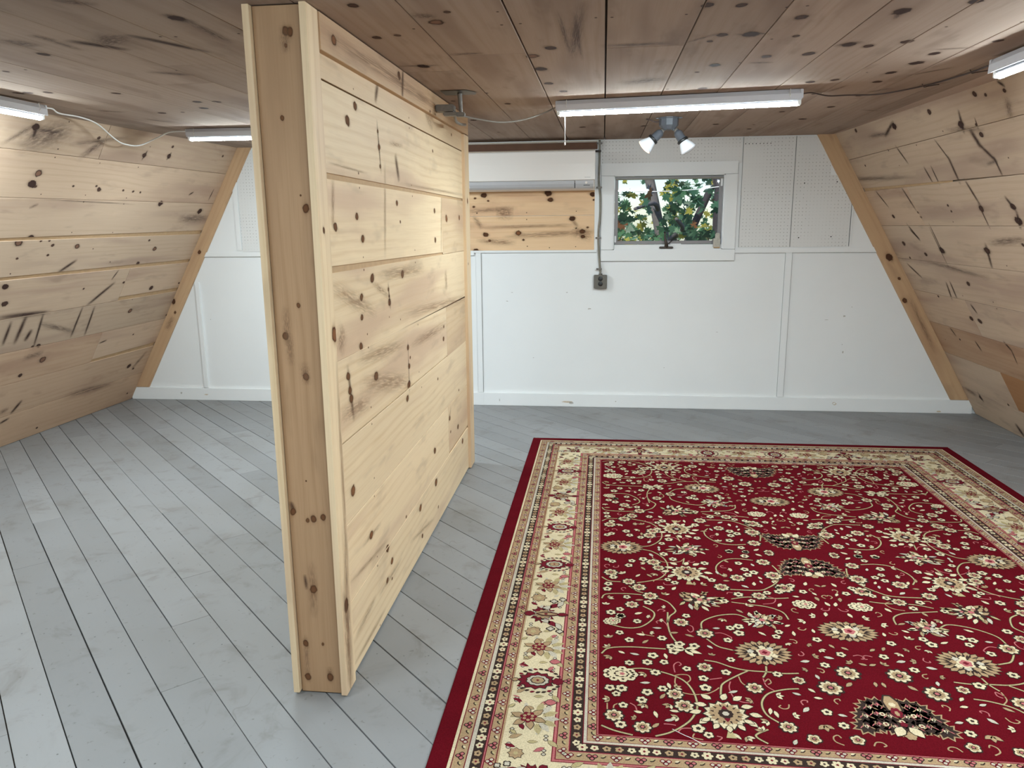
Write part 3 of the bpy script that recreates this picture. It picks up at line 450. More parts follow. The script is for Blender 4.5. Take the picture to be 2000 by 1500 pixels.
backing(s, Y0, D, -3.1, 1.9)
s.mb.build('ceiling', kind='structure')
# floor: painted boards laid at 45 degrees, clipped to the room
q = math.sqrt(.5)
s = Surf((0, 0, 0), (-q, q, 0), (q, q, 0), (0, 0, 1), M['floor'])   # a = (y-x)/sqrt2, b = (x+y)/sqrt2
def inroom(poly):       # x = (b-a)q, y = (a+b)q
    return clip(poly, [(-q, q, RF+.03), (q, -q, -LF+.03), (q, q, D+.01), (-q, -q, -Y0)])
seams = [.044, .177, .318, .450, .590, .730, .866, .998, 1.133, 1.266, 1.400, 1.535]
while seams[0] > -5: seams.insert(0, seams[0]-R.uniform(.132, .139))
k = 1
while seams[-1] < 6.6: seams.append(1.535+.1345*k); k += 1
FJ = {.590: 2.83, .450: 2.42, .177: 3.785, .730: 3.22, 1.535: 5.33}
for b0, b1 in zip(seams, seams[1:]):
    a = -4+R.uniform(0, 2); cuts = [a]
    while cuts[-1] < 9: cuts.append(cuts[-1]+R.uniform(1.8, 3.4))
    for kk, v in FJ.items():
        if abs(kk-b0) < .01: cuts = [c_ for c_ in cuts if abs(c_-v) > 1.4]+[v]
    cuts = sorted([-6]+cuts+[11])
    for a0, a1 in zip(cuts, cuts[1:]):
        g0 = R.choice([.0007, .0012, .0018, .0026, .0032]); p = inroom([(a0+.0006, b0+g0), (a1-.0006, b0+g0), (a1-.0006, b1-.0013), (a0+.0006, b1-.0013)])
        if p: s.board(p, tone=R.random(), t=.018, bev=.0008, h=-R.uniform(0, .0006))
s.mb.face([(LF-.1, Y0, -.02), (RF+.1, Y0, -.02), (RF+.1, D+.1, -.02), (LF-.1, D+.1, -.02)], M['shadow_gap'])
for lines, h, du, dv, bd, mat, inn in list(s.boards):                # nail heads in pairs at every joist
    cb = sum(p[1] for p in inn)/len(inn); b0 = min(p[1] for p in inn); b1 = max(p[1] for p in inn)
    if b1-b0 < .1: continue
    for yj in [.5, 1.1, 1.72, 2.32, 2.93, 3.52, 4.13, 4.74, 5.35]:
        for bb in (b0+.03, b1-.03):
            a = yj/q-bb+R.uniform(-.012, .012)
            if all(nx*a+ny*bb < c_-.01 for nx, ny, c_ in lines):
                r_ = R.uniform(.0022, .0036); n_ = 7
                s.add([s.P(a+r_*math.cos(2*math.pi*i/n_), bb+r_*math.sin(2*math.pi*i/n_), h+.0004) for i in range(n_)], M['dkgrey'])
s.mb.build('floor', kind='structure')
# wall behind the camera
s = Surf((0, Y0, 0), (1, 0, 0), (0, 0, 1), (0, 1, 0), M['pine_old'])
for i in range(9): brd(s, -4.2, R.uniform(-1, 1), i*.27, i*.27+.27, tone=tn()); brd(s, s.boards[-1][6][1][0]+.0015, 3.0, i*.27, i*.27+.27, tone=tn())
backing(s, -4.3, 3.1, -.05, 2.5); s.mb.build('wall_front', kind='structure')
# back wall with the window opening
WX0, WX1, WZ0, WZ1 = .076, .908, 1.264, 1.822
b = MB()
for x0, x1, z0, z1 in [(-4.3, WX0, 0, 2.3), (WX1, 3.1, 0, 2.3), (WX0, WX1, 0, WZ0), (WX0, WX1, WZ1, 2.3)]:
    b.box((x0, D, z0-.02*(z0 == 0)), (x1, D+.10, z1), M['white'])
b.build('wall_back', kind='structure')
def strip(name, pieces, mat, bev=.002, **kw):
    b = MB()
    for lo, hi in pieces: b.box(lo, hi, mat, bev)
    return b.build(name, **kw)
strip('baseboard_back', [((-4.08, D-.02, .0), (-.96, D, .106)), ((-.96, D-.02, .0), (2.84, D, .106))], M['white'], kind='structure')
strip('trim_1', [((-3.48, D-.014, 1.224), (-1.02, D, 1.262)), ((-1.02, D-.014, 1.244), (-.05, D, 1.262)), ((1.003, D-.014, 1.233), (2.14, D, 1.272))], M['white'], kind='structure')
strip('trim_2', [((1.385, D-.012, .108), (1.432, D, 1.232))], M['white'], kind='structure')
strip('trim_3', [((-1.008, D-.012, .108), (-.966, D, 1.243))], M['white'], kind='structure')
strip('trim_4', [((-3.405, D-.018, .108), (-3.368, D, 1.015))], M['white'], kind='structure')
strip('trim_5', [((-.050, D-.016, 1.262), (-.024, D, 2.09))], M['white'], kind='structure')
strip('trim_6', [((1.838, D-.008, 1.275), (1.852, D, 1.62)), ((-3.005, D-.012, 1.275), (-2.965, D, 1.97))], M['white'], kind='structure')
wb = bpy.data.objects['wall_back']
for x0, x1, z0, z1 in [(-.022, 1.026, 1.90, 2.083), (1.032, 1.408, 1.276, 2.083), (1.412, 1.835, 1.276, 1.80), (1.412, 1.67, 1.80, 2.083), (-2.960, -1.45, 1.265, 2.07)]:
    b = MB(); b.box((x0, D-.006, z0), (x1, D, z1), M['peg'], .001); b.build('pegboard', wb)
b = MB()                                    # peg holes left black, rows of them
for x0, z, n in [(1.045, 2.035, 4), (1.150, 2.035, 4)]:
    for i in range(n): b.lathe([(.0035, 0), (.0035, .002)], M['black'], Matrix.Translation((x0+i*.0255, D-.0058, z)) @ Matrix.Rotation(math.pi/2, 4, 'X'), 8)
for x, z in [(1.487, 1.745), (1.72, 1.75), (1.47, 1.345), (1.705, 1.35)]:
    b.lathe([(.0045, 0), (.0045, .002)], M['black'], Matrix.Translation((x, D-.0058, z)) @ Matrix.Rotation(math.pi/2, 4, 'X'), 8)
b.build('peg_hole', wb)
# scuffs, stains and patched spots on the white wall
b = MB(); M['scuff'] = noisy('wall_scuff_mark', (.50, .47, .43), .6, .3, 200); M['stain'] = noisy('brown_paint_stain', (.62, .52, .40), .6, .2, 80)
def scuff(x, z, w_, h_, mat, y=D, n=9):
    b.face([(x+w_*math.cos(2*math.pi*i/n)*R.uniform(.6, 1.1), y-.0006, z+h_*math.sin(2*math.pi*i/n)*R.uniform(.5, 1.1)) for i in range(n)], M[mat])
for x, z, w_, h_ in [(-.10, .80, .016, .006), (-.72, .93, .010, .003), (-.76, .86, .012, .003), (-.28, .93, .008, .004), (1.85, .75, .012, .008), (1.72, .72, .02, .002), (1.9, .82, .004, .004), (-.55, .4, .006, .003), (.5, .33, .004, .006), (.9, .62, .01, .002), (1.86, .47, .006, .014), (1.85, .53, .003, .006), (-3.3, .7, .004, .004)]:
    scuff(x, z, w_, h_, 'scuff')
for x, z, w_, h_, m_ in [(1.82, .062, .018, .014, 'stain'), (1.82, .062, .012, .009, 'white'), (-.27, .04, .05, .008, 'stain'), (-.24, .03, .02, .012, 'scuff'), (.12, .05, .006, .006, 'scuff'), (-.83, .045, .004, .016, 'scuff'), (-3.62, .06, .010, .012, 'scuff'), (-3.39, .05, .02, .006, 'stain'), (2.6, .014, .02, .008, 'stain'), (-1.4, .05, .003, .005, 'scuff')]:
    scuff(x, z, w_, h_, m_, D-.0201-(.0004 if m_ == 'white' else 0))
b.build('wall_stain', wb)
b = MB()                                    # painted-in shadow lines and cracks along the edges of battens, rails and panels
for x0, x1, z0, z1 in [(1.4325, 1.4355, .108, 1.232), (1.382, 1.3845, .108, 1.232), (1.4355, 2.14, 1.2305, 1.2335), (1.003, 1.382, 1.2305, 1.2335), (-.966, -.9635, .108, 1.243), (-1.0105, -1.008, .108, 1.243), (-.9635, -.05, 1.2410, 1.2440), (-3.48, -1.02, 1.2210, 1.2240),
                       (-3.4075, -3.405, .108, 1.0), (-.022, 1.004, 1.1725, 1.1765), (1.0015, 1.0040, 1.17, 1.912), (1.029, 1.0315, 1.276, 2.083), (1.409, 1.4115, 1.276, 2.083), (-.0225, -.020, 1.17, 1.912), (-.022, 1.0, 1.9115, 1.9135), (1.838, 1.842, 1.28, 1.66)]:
    b.box((x0, D-.0075 if z0 > 1.2 and x0 > 1 else D-.001, z0), (x1, D, z1), M['shade_crack'])
b.build('shade_and_crack', wb)
# slanted corner boards where the slopes meet the back wall
def slanted(name, x0, z0, x1, z1, w_, sg, marks):
    A = Vector((x1-x0, 0, z1-z0)); L = A.length; A.normalize(); Bv = Vector((sg*A.z, 0, -sg*A.x))
    s = Surf((x0, D-.022, z0), A, Bv, (0, -1, 0), M['pine_trim']); k = w_*A.x/Bv.x      # both ends cut level
    s.board([(0, 0), (L, 0), (L+k, w_), (k, w_)], t=.022, tone=.55)
    s.knots(marks); return s.mb.build(name, None, kind='structure')
slanted('trim_7', -4.032, .108, -2.93, 2.092, .100, 1, [('k', 1.35, .05), ('b', .86, .012), ('s', .78, .06), ('m', .62, .05, .72, .06, .05)])
slanted('trim_8', 2.808, .108, 1.675, 2.10, .112, -1, [('b', 1.28, .05), ('s', 1.10, .055), ('k', .93, .09), ('m', .5, .06, .9, .05, .04)])

# recess of bare boards behind the air conditioner
s = Surf((0, D-.006, 0), (1, 0, 0), (0, 0, 1), (0, -1, 0), M['pine'])
s.rect(-1.45, -.068, 1.262, 1.529, t=.006, tone=.86, warm=.30, g=.001); s.rect(-1.45, -.068, 1.529, 1.80, t=.006, tone=.84, warm=.30, g=.001); s.rect(-1.45, -.068, 1.80, 2.02, t=.006, tone=.5, warm=.1)
s.knots(KN['back'], .95); s.mb.build('trim_9', kind='structure')
strip('trim_11', [((-1.4, D-.012, 2.074), (-.05, D, 2.082))], M['stain'], kind='structure')
strip('trim_10', [((-1.45, D-.010, 2.020), (-.052, D, 2.072))], M['brownbeam'], kind='structure')

# ------------------------------------------------------------------ partition of pine boards
PX, PL = -.798, -.942
wp = empty('wall_partition', ((PX+PL)/2, 2.07, 0), kind='structure')
pinv = Matrix.Translation(-Vector(wp.location))
def under(o):
    o.parent = wp; o.matrix_parent_inverse = pinv; return o
K = 1.0205
kz = lambda z: 1.46+(z-1.46)*K
def side(X, sgn, detail):
    s = Surf((X, 0, 0), (0, 1, 0), (0, 0, 1), (sgn, 0, 0), M['pine'])
    z = [kz(v) for v in (.0, .288, .545, .803, 1.066, 1.330, 1.595, 1.860)]; z[0] = .006
    a0, a1 = 2.10, 4.45
    def r(a, b_, lo, hi, **kw): s.board([(a+.001, lo+.0015), (b_-.001, lo+.0015), (b_-.001, hi-.0015), (a+.001, hi-.0015)], t=.016, **kw)
    r(a0, a1, z[0], z[1]-.001, tone=.66); 
    s.board([(a0, z[1]), (3.81, z[1]), (3.81, z[2]-.001), (a0, z[2]-.001)], t=.016, tone=.68)
    s.board([(3.812, z[1]+.012), (a1, z[1]+.012), (a1, z[2]-.001), (3.812, z[2]-.001)], t=.016, tone=.6, warm=.1)
    r(a0, a1, z[2], z[3]+.004, tone=.60); r(a0, 3.83, z[3]+.006, z[4], tone=.62); r(3.83, a1, z[3], z[4], tone=.48, warm=.18)
    s.board([(a0, z[4]), (a1, z[4]-.012), (a1, z[5]-.012), (a0, z[5]-.002)], t=.016, tone=.62, warm=.02)
    s.board([(a0, z[5]+.018), (3.79, z[5]+.001), (3.79, z[6]-.001), (a0, z[6]-.001)], t=.016, tone=.70)
    s.board([(3.792, z[5]-.008), (a1, z[5]-.010), (a1, z[6]-.001), (3.792, z[6]-.001)], t=.016, tone=.52, warm=.12)
    s.board([(a0, z[6]+.016), (a1, z[6]+.011), (a1, z[7]-.0015), (a0, z[7]-.0015)], t=.016, tone=.62)
    r(a0, a1, z[7]+.002, 2.03, tone=.55, warm=.12)
    for lo, hi, e0, e1 in [(z[5]-.01, z[5]+.02, a0, 3.79), (z[6]-.004, z[6]+.02, a0, a1), (z[1]-.004, z[1]+.014, 3.81, a1)]:
        s.add([s.P(e0, lo, -.005), s.P(e1, lo, -.005), s.P(e1, hi, -.005), s.P(e0, hi, -.005)], M['tan_ledge'])
    if detail: s.knots([(e[0], e[1]*K, kz(e[2])) if len(e) == 3 else (e[0], e[1]*K, kz(e[2]), e[3]*K, kz(e[4]), e[5]) for e in KN['part']], .80, .80)
    else: s.rand_knots(40, 2.2, 4.3, .1, 1.9)
    s.add([s.P(a0, 0, -.018), s.P(a1, 0, -.018), s.P(a1, 2.02, -.018), s.P(a0, 2.02, -.018)], M['shadow_gap'])
    return s.mb
m1 = side(PX, 1, True); under(m1.build('board_face')); under(side(PL, -1, False).build('board_face'))
def pk(name, *a, **kw): return under(plank(name, None, *a, **kw))
CZ = ceil_z(2.08)
post = Surf((0, 2.080, 0), (0, 0, 1), (1, 0, 0), (0, -1, 0), M['pine_brown'])
post.rect(.004, CZ-.002, -.937, -.8025, t=.02, g=0, tone=.52); post.knots([('k' if e[0] == 'b' else e[0],)+tuple(e[1:]) for e in KN['post']], .62, .85); under(post.mb.build('post_board', label='brown pine end board'))
for x0, sg in ((-.958, 1), (-.801, 1)):
    s = Surf((x0+.019, 0, 0), (0, 0, 1), (0, 1, 0), (1, 0, 0), M['pine']); s.rect(.008, CZ, 2.064, 2.150, g=0, t=.019, tone=.62 if x0 < -.9 else .68)
    if x0 > -.9:
        s.knots([('r', 1.15, 2.135), ('m', .05, 2.10, .5, 2.12, .05), ('m', .45, 2.13, 1.0, 2.14, .03), ('s', 1.45, 2.10), ('k', .30, 2.10), ('m', .02, 2.10, .34, 2.09, .06)])
        ss = Surf((0, 2.0638, 0), (0, 0, 1), (1, 0, 0), (0, -1, 0), M['pine'])
    under(s.mb.build('corner_board'))
pk('corner_board', (-.958, 4.375, .006), (0, 0, 1), (0, 1, 0), (1, 0, 0), 1.955, .13, .018, M['pine'], 2, .6)
pk('corner_board', (-.799, 4.375, .006), (0, 0, 1), (0, 1, 0), (1, 0, 0), 1.955, .13, .018, M['pine'], 2, .62, .08)
pk('end_board', (-.940, 4.50, .004), (0, 0, 1), (1, 0, 0), (0, 1, 0), 2.05, .14, .01, M['pine_brown'], 3, .5)
for X, sg in ((-.799, 1), (-.941, -1)):
    s = Surf((X+sg*.021, 0, 0), (0, 1, 0), (0, 0, 1), (sg, 0, 0), M['pine_trim'])
    s.board([(2.152, 1.938), (4.485, 1.966), (4.485, ceil_z(4.485)-.003), (2.152, ceil_z(2.15)-.003)], t=.02, tone=.50, warm=.0)
    if sg > 0: s.knots([('r', 2.26, 1.985), ('k', 2.98, 2.02), ('t', 3.02, 1.955, 3.04, 2.04, .04), ('s', 3.5, 1.96), ('m', 2.3, 1.99, 3.8, 2.0, .05)], .9)
    under(s.mb.build('top_board'))
b = MB(); b.box((-.925, 2.10, 0), (-.817, 4.48, 2.02), M['shadow_gap']); under(b.build('core'))

# ------------------------------------------------------------------ window
b = MB()
def cas(x0, x1, z0, z1, y0=D-.02, y1=D): b.box((x0, y0, z0), (x1, y1, z1), M['white'], .002)
cas(-.020, .999, 1.822, 1.912, D-.022); cas(-.018, .076, 1.264, 1.820); cas(.909, 1.001, 1.264, 1.820); cas(-.017, 1.002, 1.176, 1.262, D-.022)
for x0, x1, z0, z1 in [(.070, .084, 1.262, 1.822), (.900, .912, 1.262, 1.822), (.07, .91, 1.815, 1.826), (.07, .91, 1.258, 1.268)]:
    b.box((x0, D-.012, z0), (x1, D+.11, z1), M['white'])
win = b.build('window_1', kind='structure')
def wpart(name, pieces, mat, label=None, bev=.0015):
    b = MB()
    for lo, hi in pieces: b.box(lo, hi, mat, bev)
    return b.build(name, win, label=label)
y0, y1 = D+.03, D+.055
wpart('sash_frame', [((.086, y0, 1.302), (.112, y1, 1.812)), ((.874, y0, 1.302), (.900, y1, 1.812)), ((.112, y0, 1.790), (.874, y1, 1.812)), ((.112, y0, 1.302), (.874, y1, 1.328))], M['alu'], 'worn aluminium sash frame')
wpart('sill_stop', [((.086, D-.004, 1.268), (.900, D+.06, 1.300))], M['white'])
wpart('track_pad', [((.087, D+.022, 1.318), (.101, D+.03, 1.368)), ((.882, D+.022, 1.735), (.896, D+.03, 1.795)), ((.52, D+.02, 1.298), (.60, D+.03, 1.306))], M['white'])
b = MB(); b.box((.108, D+.040, 1.322), (.878, D+.044, 1.796), M['glass']); b.build('window_pane', bpy.data.objects['sash_frame'])
wpart('hinge_rail', [((.086, D+.012, 1.790), (.900, D+.028, 1.800))], M['steel'])
b = MB(); b.box((.432, D-.030, 1.270), (.538, D-.004, 1.286), M['bronze'], .004)
b.tube([(.487, D-.018, 1.282), (.484, D-.030, 1.31), (.474, D-.032, 1.35), (.470, D-.030, 1.392)], lambda t: .011*(1-t)+.005, M['bronze'], 8)
b.lathe([(.004, -.008), (.009, -.004), (.009, .004), (.004, .008)], M['bronze'], Matrix.Translation((.470, D-.030, 1.392)), 10)
b.tube([(.486, D+.0, 1.290), (.54, D+.02, 1.335), (.585, D+.028, 1.330)], .004, M['bronze'], 6)
b.build('crank_handle', win, label='dark bronze window crank')
b = MB(); b.box((.838, D-.022, 1.275), (.892, D-.004, 1.345), M['latchm'], .004); b.box((.850, D-.030, 1.330), (.886, D-.010, 1.385), M['latchm'], .006)
b.box((.842, D-.024, 1.272), (.888, D-.02, 1.280), M['tan_ledge'], .001); b.build('latch', win, label='corroded metal window latch')

# ------------------------------------------------------------------ air conditioner
ac = empty('air_conditioner', (-.59, D-.006, 1.71), label='white wall mounted air conditioner unit above bare pine boards beside window', cat='air conditioner')
def loc(b, name, parent, **kw):
    o = b.build(name, parent, **kw); o.matrix_parent_inverse = parent.matrix_world.inverted() if False else Matrix.Translation(-Vector(parent.location)); return o
AX0, AX1, AY = -1.13, -.066, D-.0065
def extr(b, prof, x0, x1, mat):       # (depth, z) outline swept along x
    n = len(prof); vs = [(x0, AY-d, z) for d, z in prof]+[(x1, AY-d, z) for d, z in prof]
    fs = [(i, (i+1) % n, n+(i+1) % n, n+i) for i in range(n)]+[tuple(range(n))[::-1], tuple(range(n, 2*n))]
    b.mesh(vs, fs, mat, False)
b = MB(); extr(b, [(0, 1.718), (0, 1.994), (.185, 1.994), (.198, 1.985), (.198, 1.78), (.175, 1.735), (.09, 1.712)], AX0+.003, AX1-.003, M['ac']); loc(b, 'body', ac)
b = MB(); extr(b, [(.196, 1.783), (.196, 1.990), (.206, 1.994), (.213, 1.985), (.218, 1.90), (.219, 1.786), (.216, 1.782)], AX0, AX1, M['ac']); loc(b, 'front_panel', ac)
b = MB(); extr(b, [(.17, 1.727), (.195, 1.778), (.216, 1.779), (.214, 1.755), (.200, 1.735), (.178, 1.7225)], AX0+.12, -.219, M['acgrey']); loc(b, 'louver', ac, label='grey air louver')
b = MB(); extr(b, [(.17, 1.727), (.195, 1.778), (.216, 1.779), (.214, 1.755), (.200, 1.735), (.178, 1.7225)], -.212, AX1-.012, M['acgrey'])
b.box((-.215-.004, AY-.19, 1.725), (-.212, AY-.175, 1.778), M['black']); DP = loc(b, 'display_panel', ac)
b = MB()
b.lathe([(.010, 0), (.008, .002)], M['ac'], Matrix.Translation((-.128-.002, AY-.2145, 1.763)) @ Matrix.Rotation(math.pi/2, 4, 'X'), 16)
for i in range(6): b.box((-.150+i*.008, AY-.2125, 1.742), (-.150+i*.008+.0055, AY-.205, 1.747), M['dkgrey'])
b.build('indicator_light', DP)
b = MB()
for i in range(9): b.box((-.142+i*.0047, AY-.2198, 1.7995), (-.142+i*.0047+.0034, AY-.2185, 1.8035), M['scuff'])
loc(b, 'maker_marking', ac, label='small grey lettering, too small to read')
b = MB()
for i in range(9): b.box((AX0+.08+i*.117, AY-.17, 1.9945), (AX0+.17+i*.117, AY-.03, 1.998), M['grille'])
loc(b, 'air_intake', ac)

# ------------------------------------------------------------------ conduit and outlet on the back wall
cd = empty('conduit', (-.030, D-.02, 1.08), label='thin grey metal conduit running down wall left of the window', cat='pipe')
b = MB(); b.tube([(-.037, D-.024, 2.085), (-.035, D-.024, 1.95), (-.038, D-.024, 1.78), (-.026, D-.026, 1.66), (-.026, D-.026, 1.52), (-.036, D-.024, 1.40), (-.031, D-.022, 1.25), (-.020, D-.018, 1.12), (-.016, D-.018, 1.072)], .0085, M['steel'], 10); loc(b, 'pipe', cd)
for x, z in [(-.037, 2.06), (-.036, 1.735), (-.037, 1.355), (-.028, 1.115)]:
    b = MB(); b.box((x-.022, D-.034, z-.007), (x+.022, D-.018, z+.007), M['steeldk'], .002); b.lathe([(.004, 0), (.003, .003)], M['black'], Matrix.Translation((x-.016, D-.034, z)) @ Matrix.Rotation(math.pi/2, 4, 'X'), 8); loc(b, 'strap', cd)
ob = empty('electrical_outlet', (-.016, D, 1.02), label='dark grey metal outlet box with two round sockets under conduit on white wall', cat='outlet')
b = MB(); b.box((-.068, D-.042, .963), (.036, D-.001, 1.070), M['outlet'], .004); b.lathe([(.016, 0), (.014, .012)], M['outlet'], Matrix.Translation((-.016, D-.020, 1.068)), 12); loc(b, 'box', ob)
for z in (1.041, 1.001):
    b = MB(); b.lathe([(.0185, 0), (.0185, .004), (.016, .005)], M['black'], Matrix.Translation((-.016, D-.041, z)) @ Matrix.Rotation(math.pi/2, 4, 'X'), 24)
    for dx in (-.005, .005): b.box((-.017+dx, D-.0475, z-.004), (-.015+dx, D-.046, z+.004), M['dkgrey'])
    loc(b, 'socket', ob)
b = MB(); b.lathe([(.0035, 0), (.003, .002)], M['steel'], Matrix.Translation((.006, D-.042, 1.050)) @ Matrix.Rotation(math.pi/2, 4, 'X'), 8); loc(b, 'screw', ob)
# ------------------------------------------------------------------ LED shop lights
def shop_light(loc_, ang, label, chain=False, L=1.14):
    t = empty('shop_light', loc_, (0, 0, ang), label=label, cat='ceiling light', group='LED shop lights')
    b = MB(); h = L/2
    prof = [(-.024, 0), (.024, 0), (.037, -.020), (.039, -.050), (.035, -.050), (.028, -.040), (-.028, -.040), (-.035, -.050), (-.039, -.050), (-.037, -.020)]; n = len(prof)
    b.mesh([(-h, y, z) for y, z in prof]+[(h, y, z) for y, z in prof], [(i, (i+1) % n, n+(i+1) % n, n+i) for i in range(n)]+[tuple(range(n))[::-1], tuple(range(n, 2*n))], M['housing'], False)
    b.build('housing', t)
    b = MB(); N_ = 18                      # round tube: opaque back, glowing diffuser below
    for k in range(N_):
        a0, a1 = 2*math.pi*k/N_, 2*math.pi*(k+1)/N_; cm = math.cos((a0+a1)/2)
        b.mesh([(x, .0155*math.sin(a), -.055-.0155*math.cos(a)) for x, a in ((-h+.012, a0), (h-.012, a0), (h-.012, a1), (-h+.012, a1))], [(0, 3, 2, 1)], M['tube'] if cm > .8 else M['tube_side'] if cm > .45 else M['tube_edge'] if cm > -.1 else M['housing'], False)
    b.build('tube', t)
    for sx in (-1, 1):
        b = MB(); b.box((sx*(h-.006)-.008, -.020, -.068), (sx*(h-.006)+.008, .020, -.036), M['cordwh'], .003); b.box((sx*h-.006, -.034, -.040), (sx*h+.004+.004*sx, .034, -.001), M['housing'], .002); b.build('end_cap', t)
        b = MB(); b.tube([(sx*(h-.05), -.037, .001), (sx*(h-.05), -.040, -.030), (sx*(h-.05), -.020, -.044)], .0018, M['cordwh'], 6); b.build('hanger_wire', t)
    if chain:
        b = MB(); b.tube([(-h+.04, -.02, -.04), (-h+.04, -.021, -.20)], .0016, M['cordwh'], 6, 0); b.lathe([(.002, -.006), (.004, -.003), (.004, .003), (.002, .006)], M['cordwh'], Matrix.Translation((-h+.04, -.021, -.205)), 8); b.build('pull_chain', t)
    return t
cl = lambda x, y: (x, y, ceil_z(y)-.003)
shop_light(cl(.332, 3.90), -.127, 'long lit white tube light with pull chain on ceiling above the grey flood lamps', True)
shop_light(cl(-2.70, 2.975), math.pi/2+.0, 'lit white tube light on ceiling at the left edge of the picture')
shop_light(cl(-2.03, 4.74), .04, 'lit white tube light on ceiling partly hidden behind the pine partition')
shop_light(cl(1.445, 2.60), math.pi/2, 'lit white tube light on ceiling at the right edge of the picture')
shop_light(cl(1.445, .75), math.pi/2, 'lit white tube light added on ceiling out of view behind the viewer, in line with the right-hand light')  # this light and the next two are added, unseen, to brighten the room
shop_light(cl(.10, .40), 0, 'lit white tube light added on ceiling out of view above and behind the viewer')
shop_light(cl(-2.05, .70), 0, 'lit white tube light added on ceiling out of view left behind the viewer')

# ------------------------------------------------------------------ twin flood lamp
fl = empty('flood_lamp', (.376, 4.78, ceil_z(4.78)), label='grey twin flood lamp with two white reflector bulbs on ceiling', cat='lamp')
T = Matrix.Translation
b = MB(); b.lathe([(.062, .0), (.062, -.006), (.057, -.008), (.057, -.045), (.038, -.066), (.030, -.068)], M['greybox'], Matrix(), 10, False); b.box((-.075, -.006, -.005), (.078, .006, 0), M['greybox']); b.build('base', fl)
b = MB(); b.tube([(-.05, 0, -.018), (-.075, -.005, -.024), (-.11, .0, -.010), (-.13, .02, -.003)], .004, M['corddk'], 6); b.build('wire', fl)
for sx, piv, dr, lit in ((-1, (-.040, -.012, -.078), (-.70, -.02, -.62), True), (1, (.046, -.012, -.078), (.52, -.10, -.78), False)):
    d = Vector(dr).normalized(); rot = Vector((0, 0, 1)).rotation_difference(d).to_matrix().to_4x4(); mt = T(piv) @ rot
    b = MB(); b.tube([(piv[0]*.45, -.004, -.060), piv], .010, M['greybox'], 8, 0); b.lathe([(.010, -.012), (.016, -.006), (.016, .006), (.010, .012)], M['steeldk'], T(piv) @ Matrix.Rotation(math.pi/2, 4, 'X'), 12)
    b.lathe([(.014, -.002), (.022, .010), (.025, .014), (.027, .066), (.029, .068)], M['greybox'], mt, 16); b.build('socket_arm', fl)
    b = MB(); b.lathe([(.0325, .060), (.0335, .064), (.0335, .072), (.0305, .076)], M['black'], mt, 20); b.build('gasket', fl)
    b = MB(); b.lathe([(.026, .070), (.030, .084), (.040, .104), (.0465, .122), (.0480, .130), (.0470, .134)], M['bulb'], mt, 28); b.lathe([(.0465, .133), (.040, .138), (.022, .1425), (.004, .144)], M['warmbulb'] if lit else M['bulb'], mt, 28); b.build('bulb', fl)

# ------------------------------------------------------------------ wiring on the ceiling
jb = empty('junction_bracket', (-.69, 3.70, 2.05), label='metal electrical bracket and pipe stub in ceiling hole at top of partition', cat='bracket')
def jl(b, name): o = b.build(name, jb); o.matrix_parent_inverse = T(-Vector(jb.location)); return o
b = MB(); b.face([(-.74, 3.55, ceil_z(3.6)-.0025), (-.74, 3.68, ceil_z(3.68)-.0025), (-.60, 3.68, ceil_z(3.68)-.0025), (-.585, 3.62, ceil_z(3.6)-.0025), (-.62, 3.55, ceil_z(3.6)-.0025)], M['black']); jl(b, 'ceiling_hole')
b = MB(); b.tube([(-.665, 3.63, 2.056), (-.662, 3.63, 2.00), (-.660, 3.632, 1.965)], lambda t: .012-.005*t, M['steeldk'], 10); b.box((-.682, 3.615, 1.952), (-.642, 3.650, 1.972), M['steeldk'], .004); jl(b, 'pipe_stub')
b = MB(); b.box((-.775, 3.60, 1.975), (-.690, 3.66, 2.005), M['steeldk'], .004); b.box((-.74, 3.60, 1.955), (-.675, 3.64, 1.972), M['steeldk'], .004); b.tube([(-.69, 3.63, 1.965), (-.70, 3.70, 1.945), (-.695, 3.78, 1.94), (-.69, 3.9, 1.95)], .007, M['cord'], 8); jl(b, 'clamp')
def cord(name, pts, r, mat, label, cat='cord'):
    b = MB(); b.tube(pts, r, M[mat], 6); return b.build(name, label=label, cat=cat)
cz_ = lambda x, y, d=.006: (x, y, ceil_z(y)-d)
cord('power_cord', [(-.655, 3.645, 1.958), (-.60, 3.70, 1.95), (-.50, 3.80, 1.945), (-.40, 3.89, 1.965), (-.30, 3.96, 2.005), (-.245, 3.972, 2.03)], .0042, 'cord', 'grey power cord sagging from partition top to the pull chain light')
cord('power_cord', [cz_(.905, 3.83, .02), cz_(.96, 3.88, .010), cz_(1.06, 3.98, .012), cz_(1.16, 4.02, .006), cz_(1.30, 4.00, .008), cz_(1.42, 3.80, .006), cz_(1.475, 3.5, .006), cz_(1.48, 3.30, .006), cz_(1.455, 3.20, .02)], .0035, 'corddk', 'thin dark cord along ceiling between two lights at the right')
b = MB()
for x, y in [(1.42, 3.79), (1.475, 3.46)]: b = MB(); b.tube([cz_(x-.02, y-.03, .004), cz_(x, y, .012), cz_(x+.03, y+.03, .004), cz_(x+.055, y-.02, .006)], .0022, M['corddk'], 6); b.build('twist_tie', bpy.data.objects['power_cord.001'])
cord('power_cord', [cz_(-2.69, 3.56, .02), cz_(-2.72, 3.66, .012), cz_(-2.79, 3.80, .014), cz_(-2.82, 4.0, .008), cz_(-2.86, 4.20, .02), (-2.895, 4.40, 1.985), (-2.90, 4.50, 1.965), (-2.88, 4.62, 1.968), cz_(-2.82, 4.72, .05), cz_(-2.74, 4.74, .014), cz_(-2.61, 4.715, .014)], .0042, 'cordwh', 'white cord drooping between the two lights on the left')
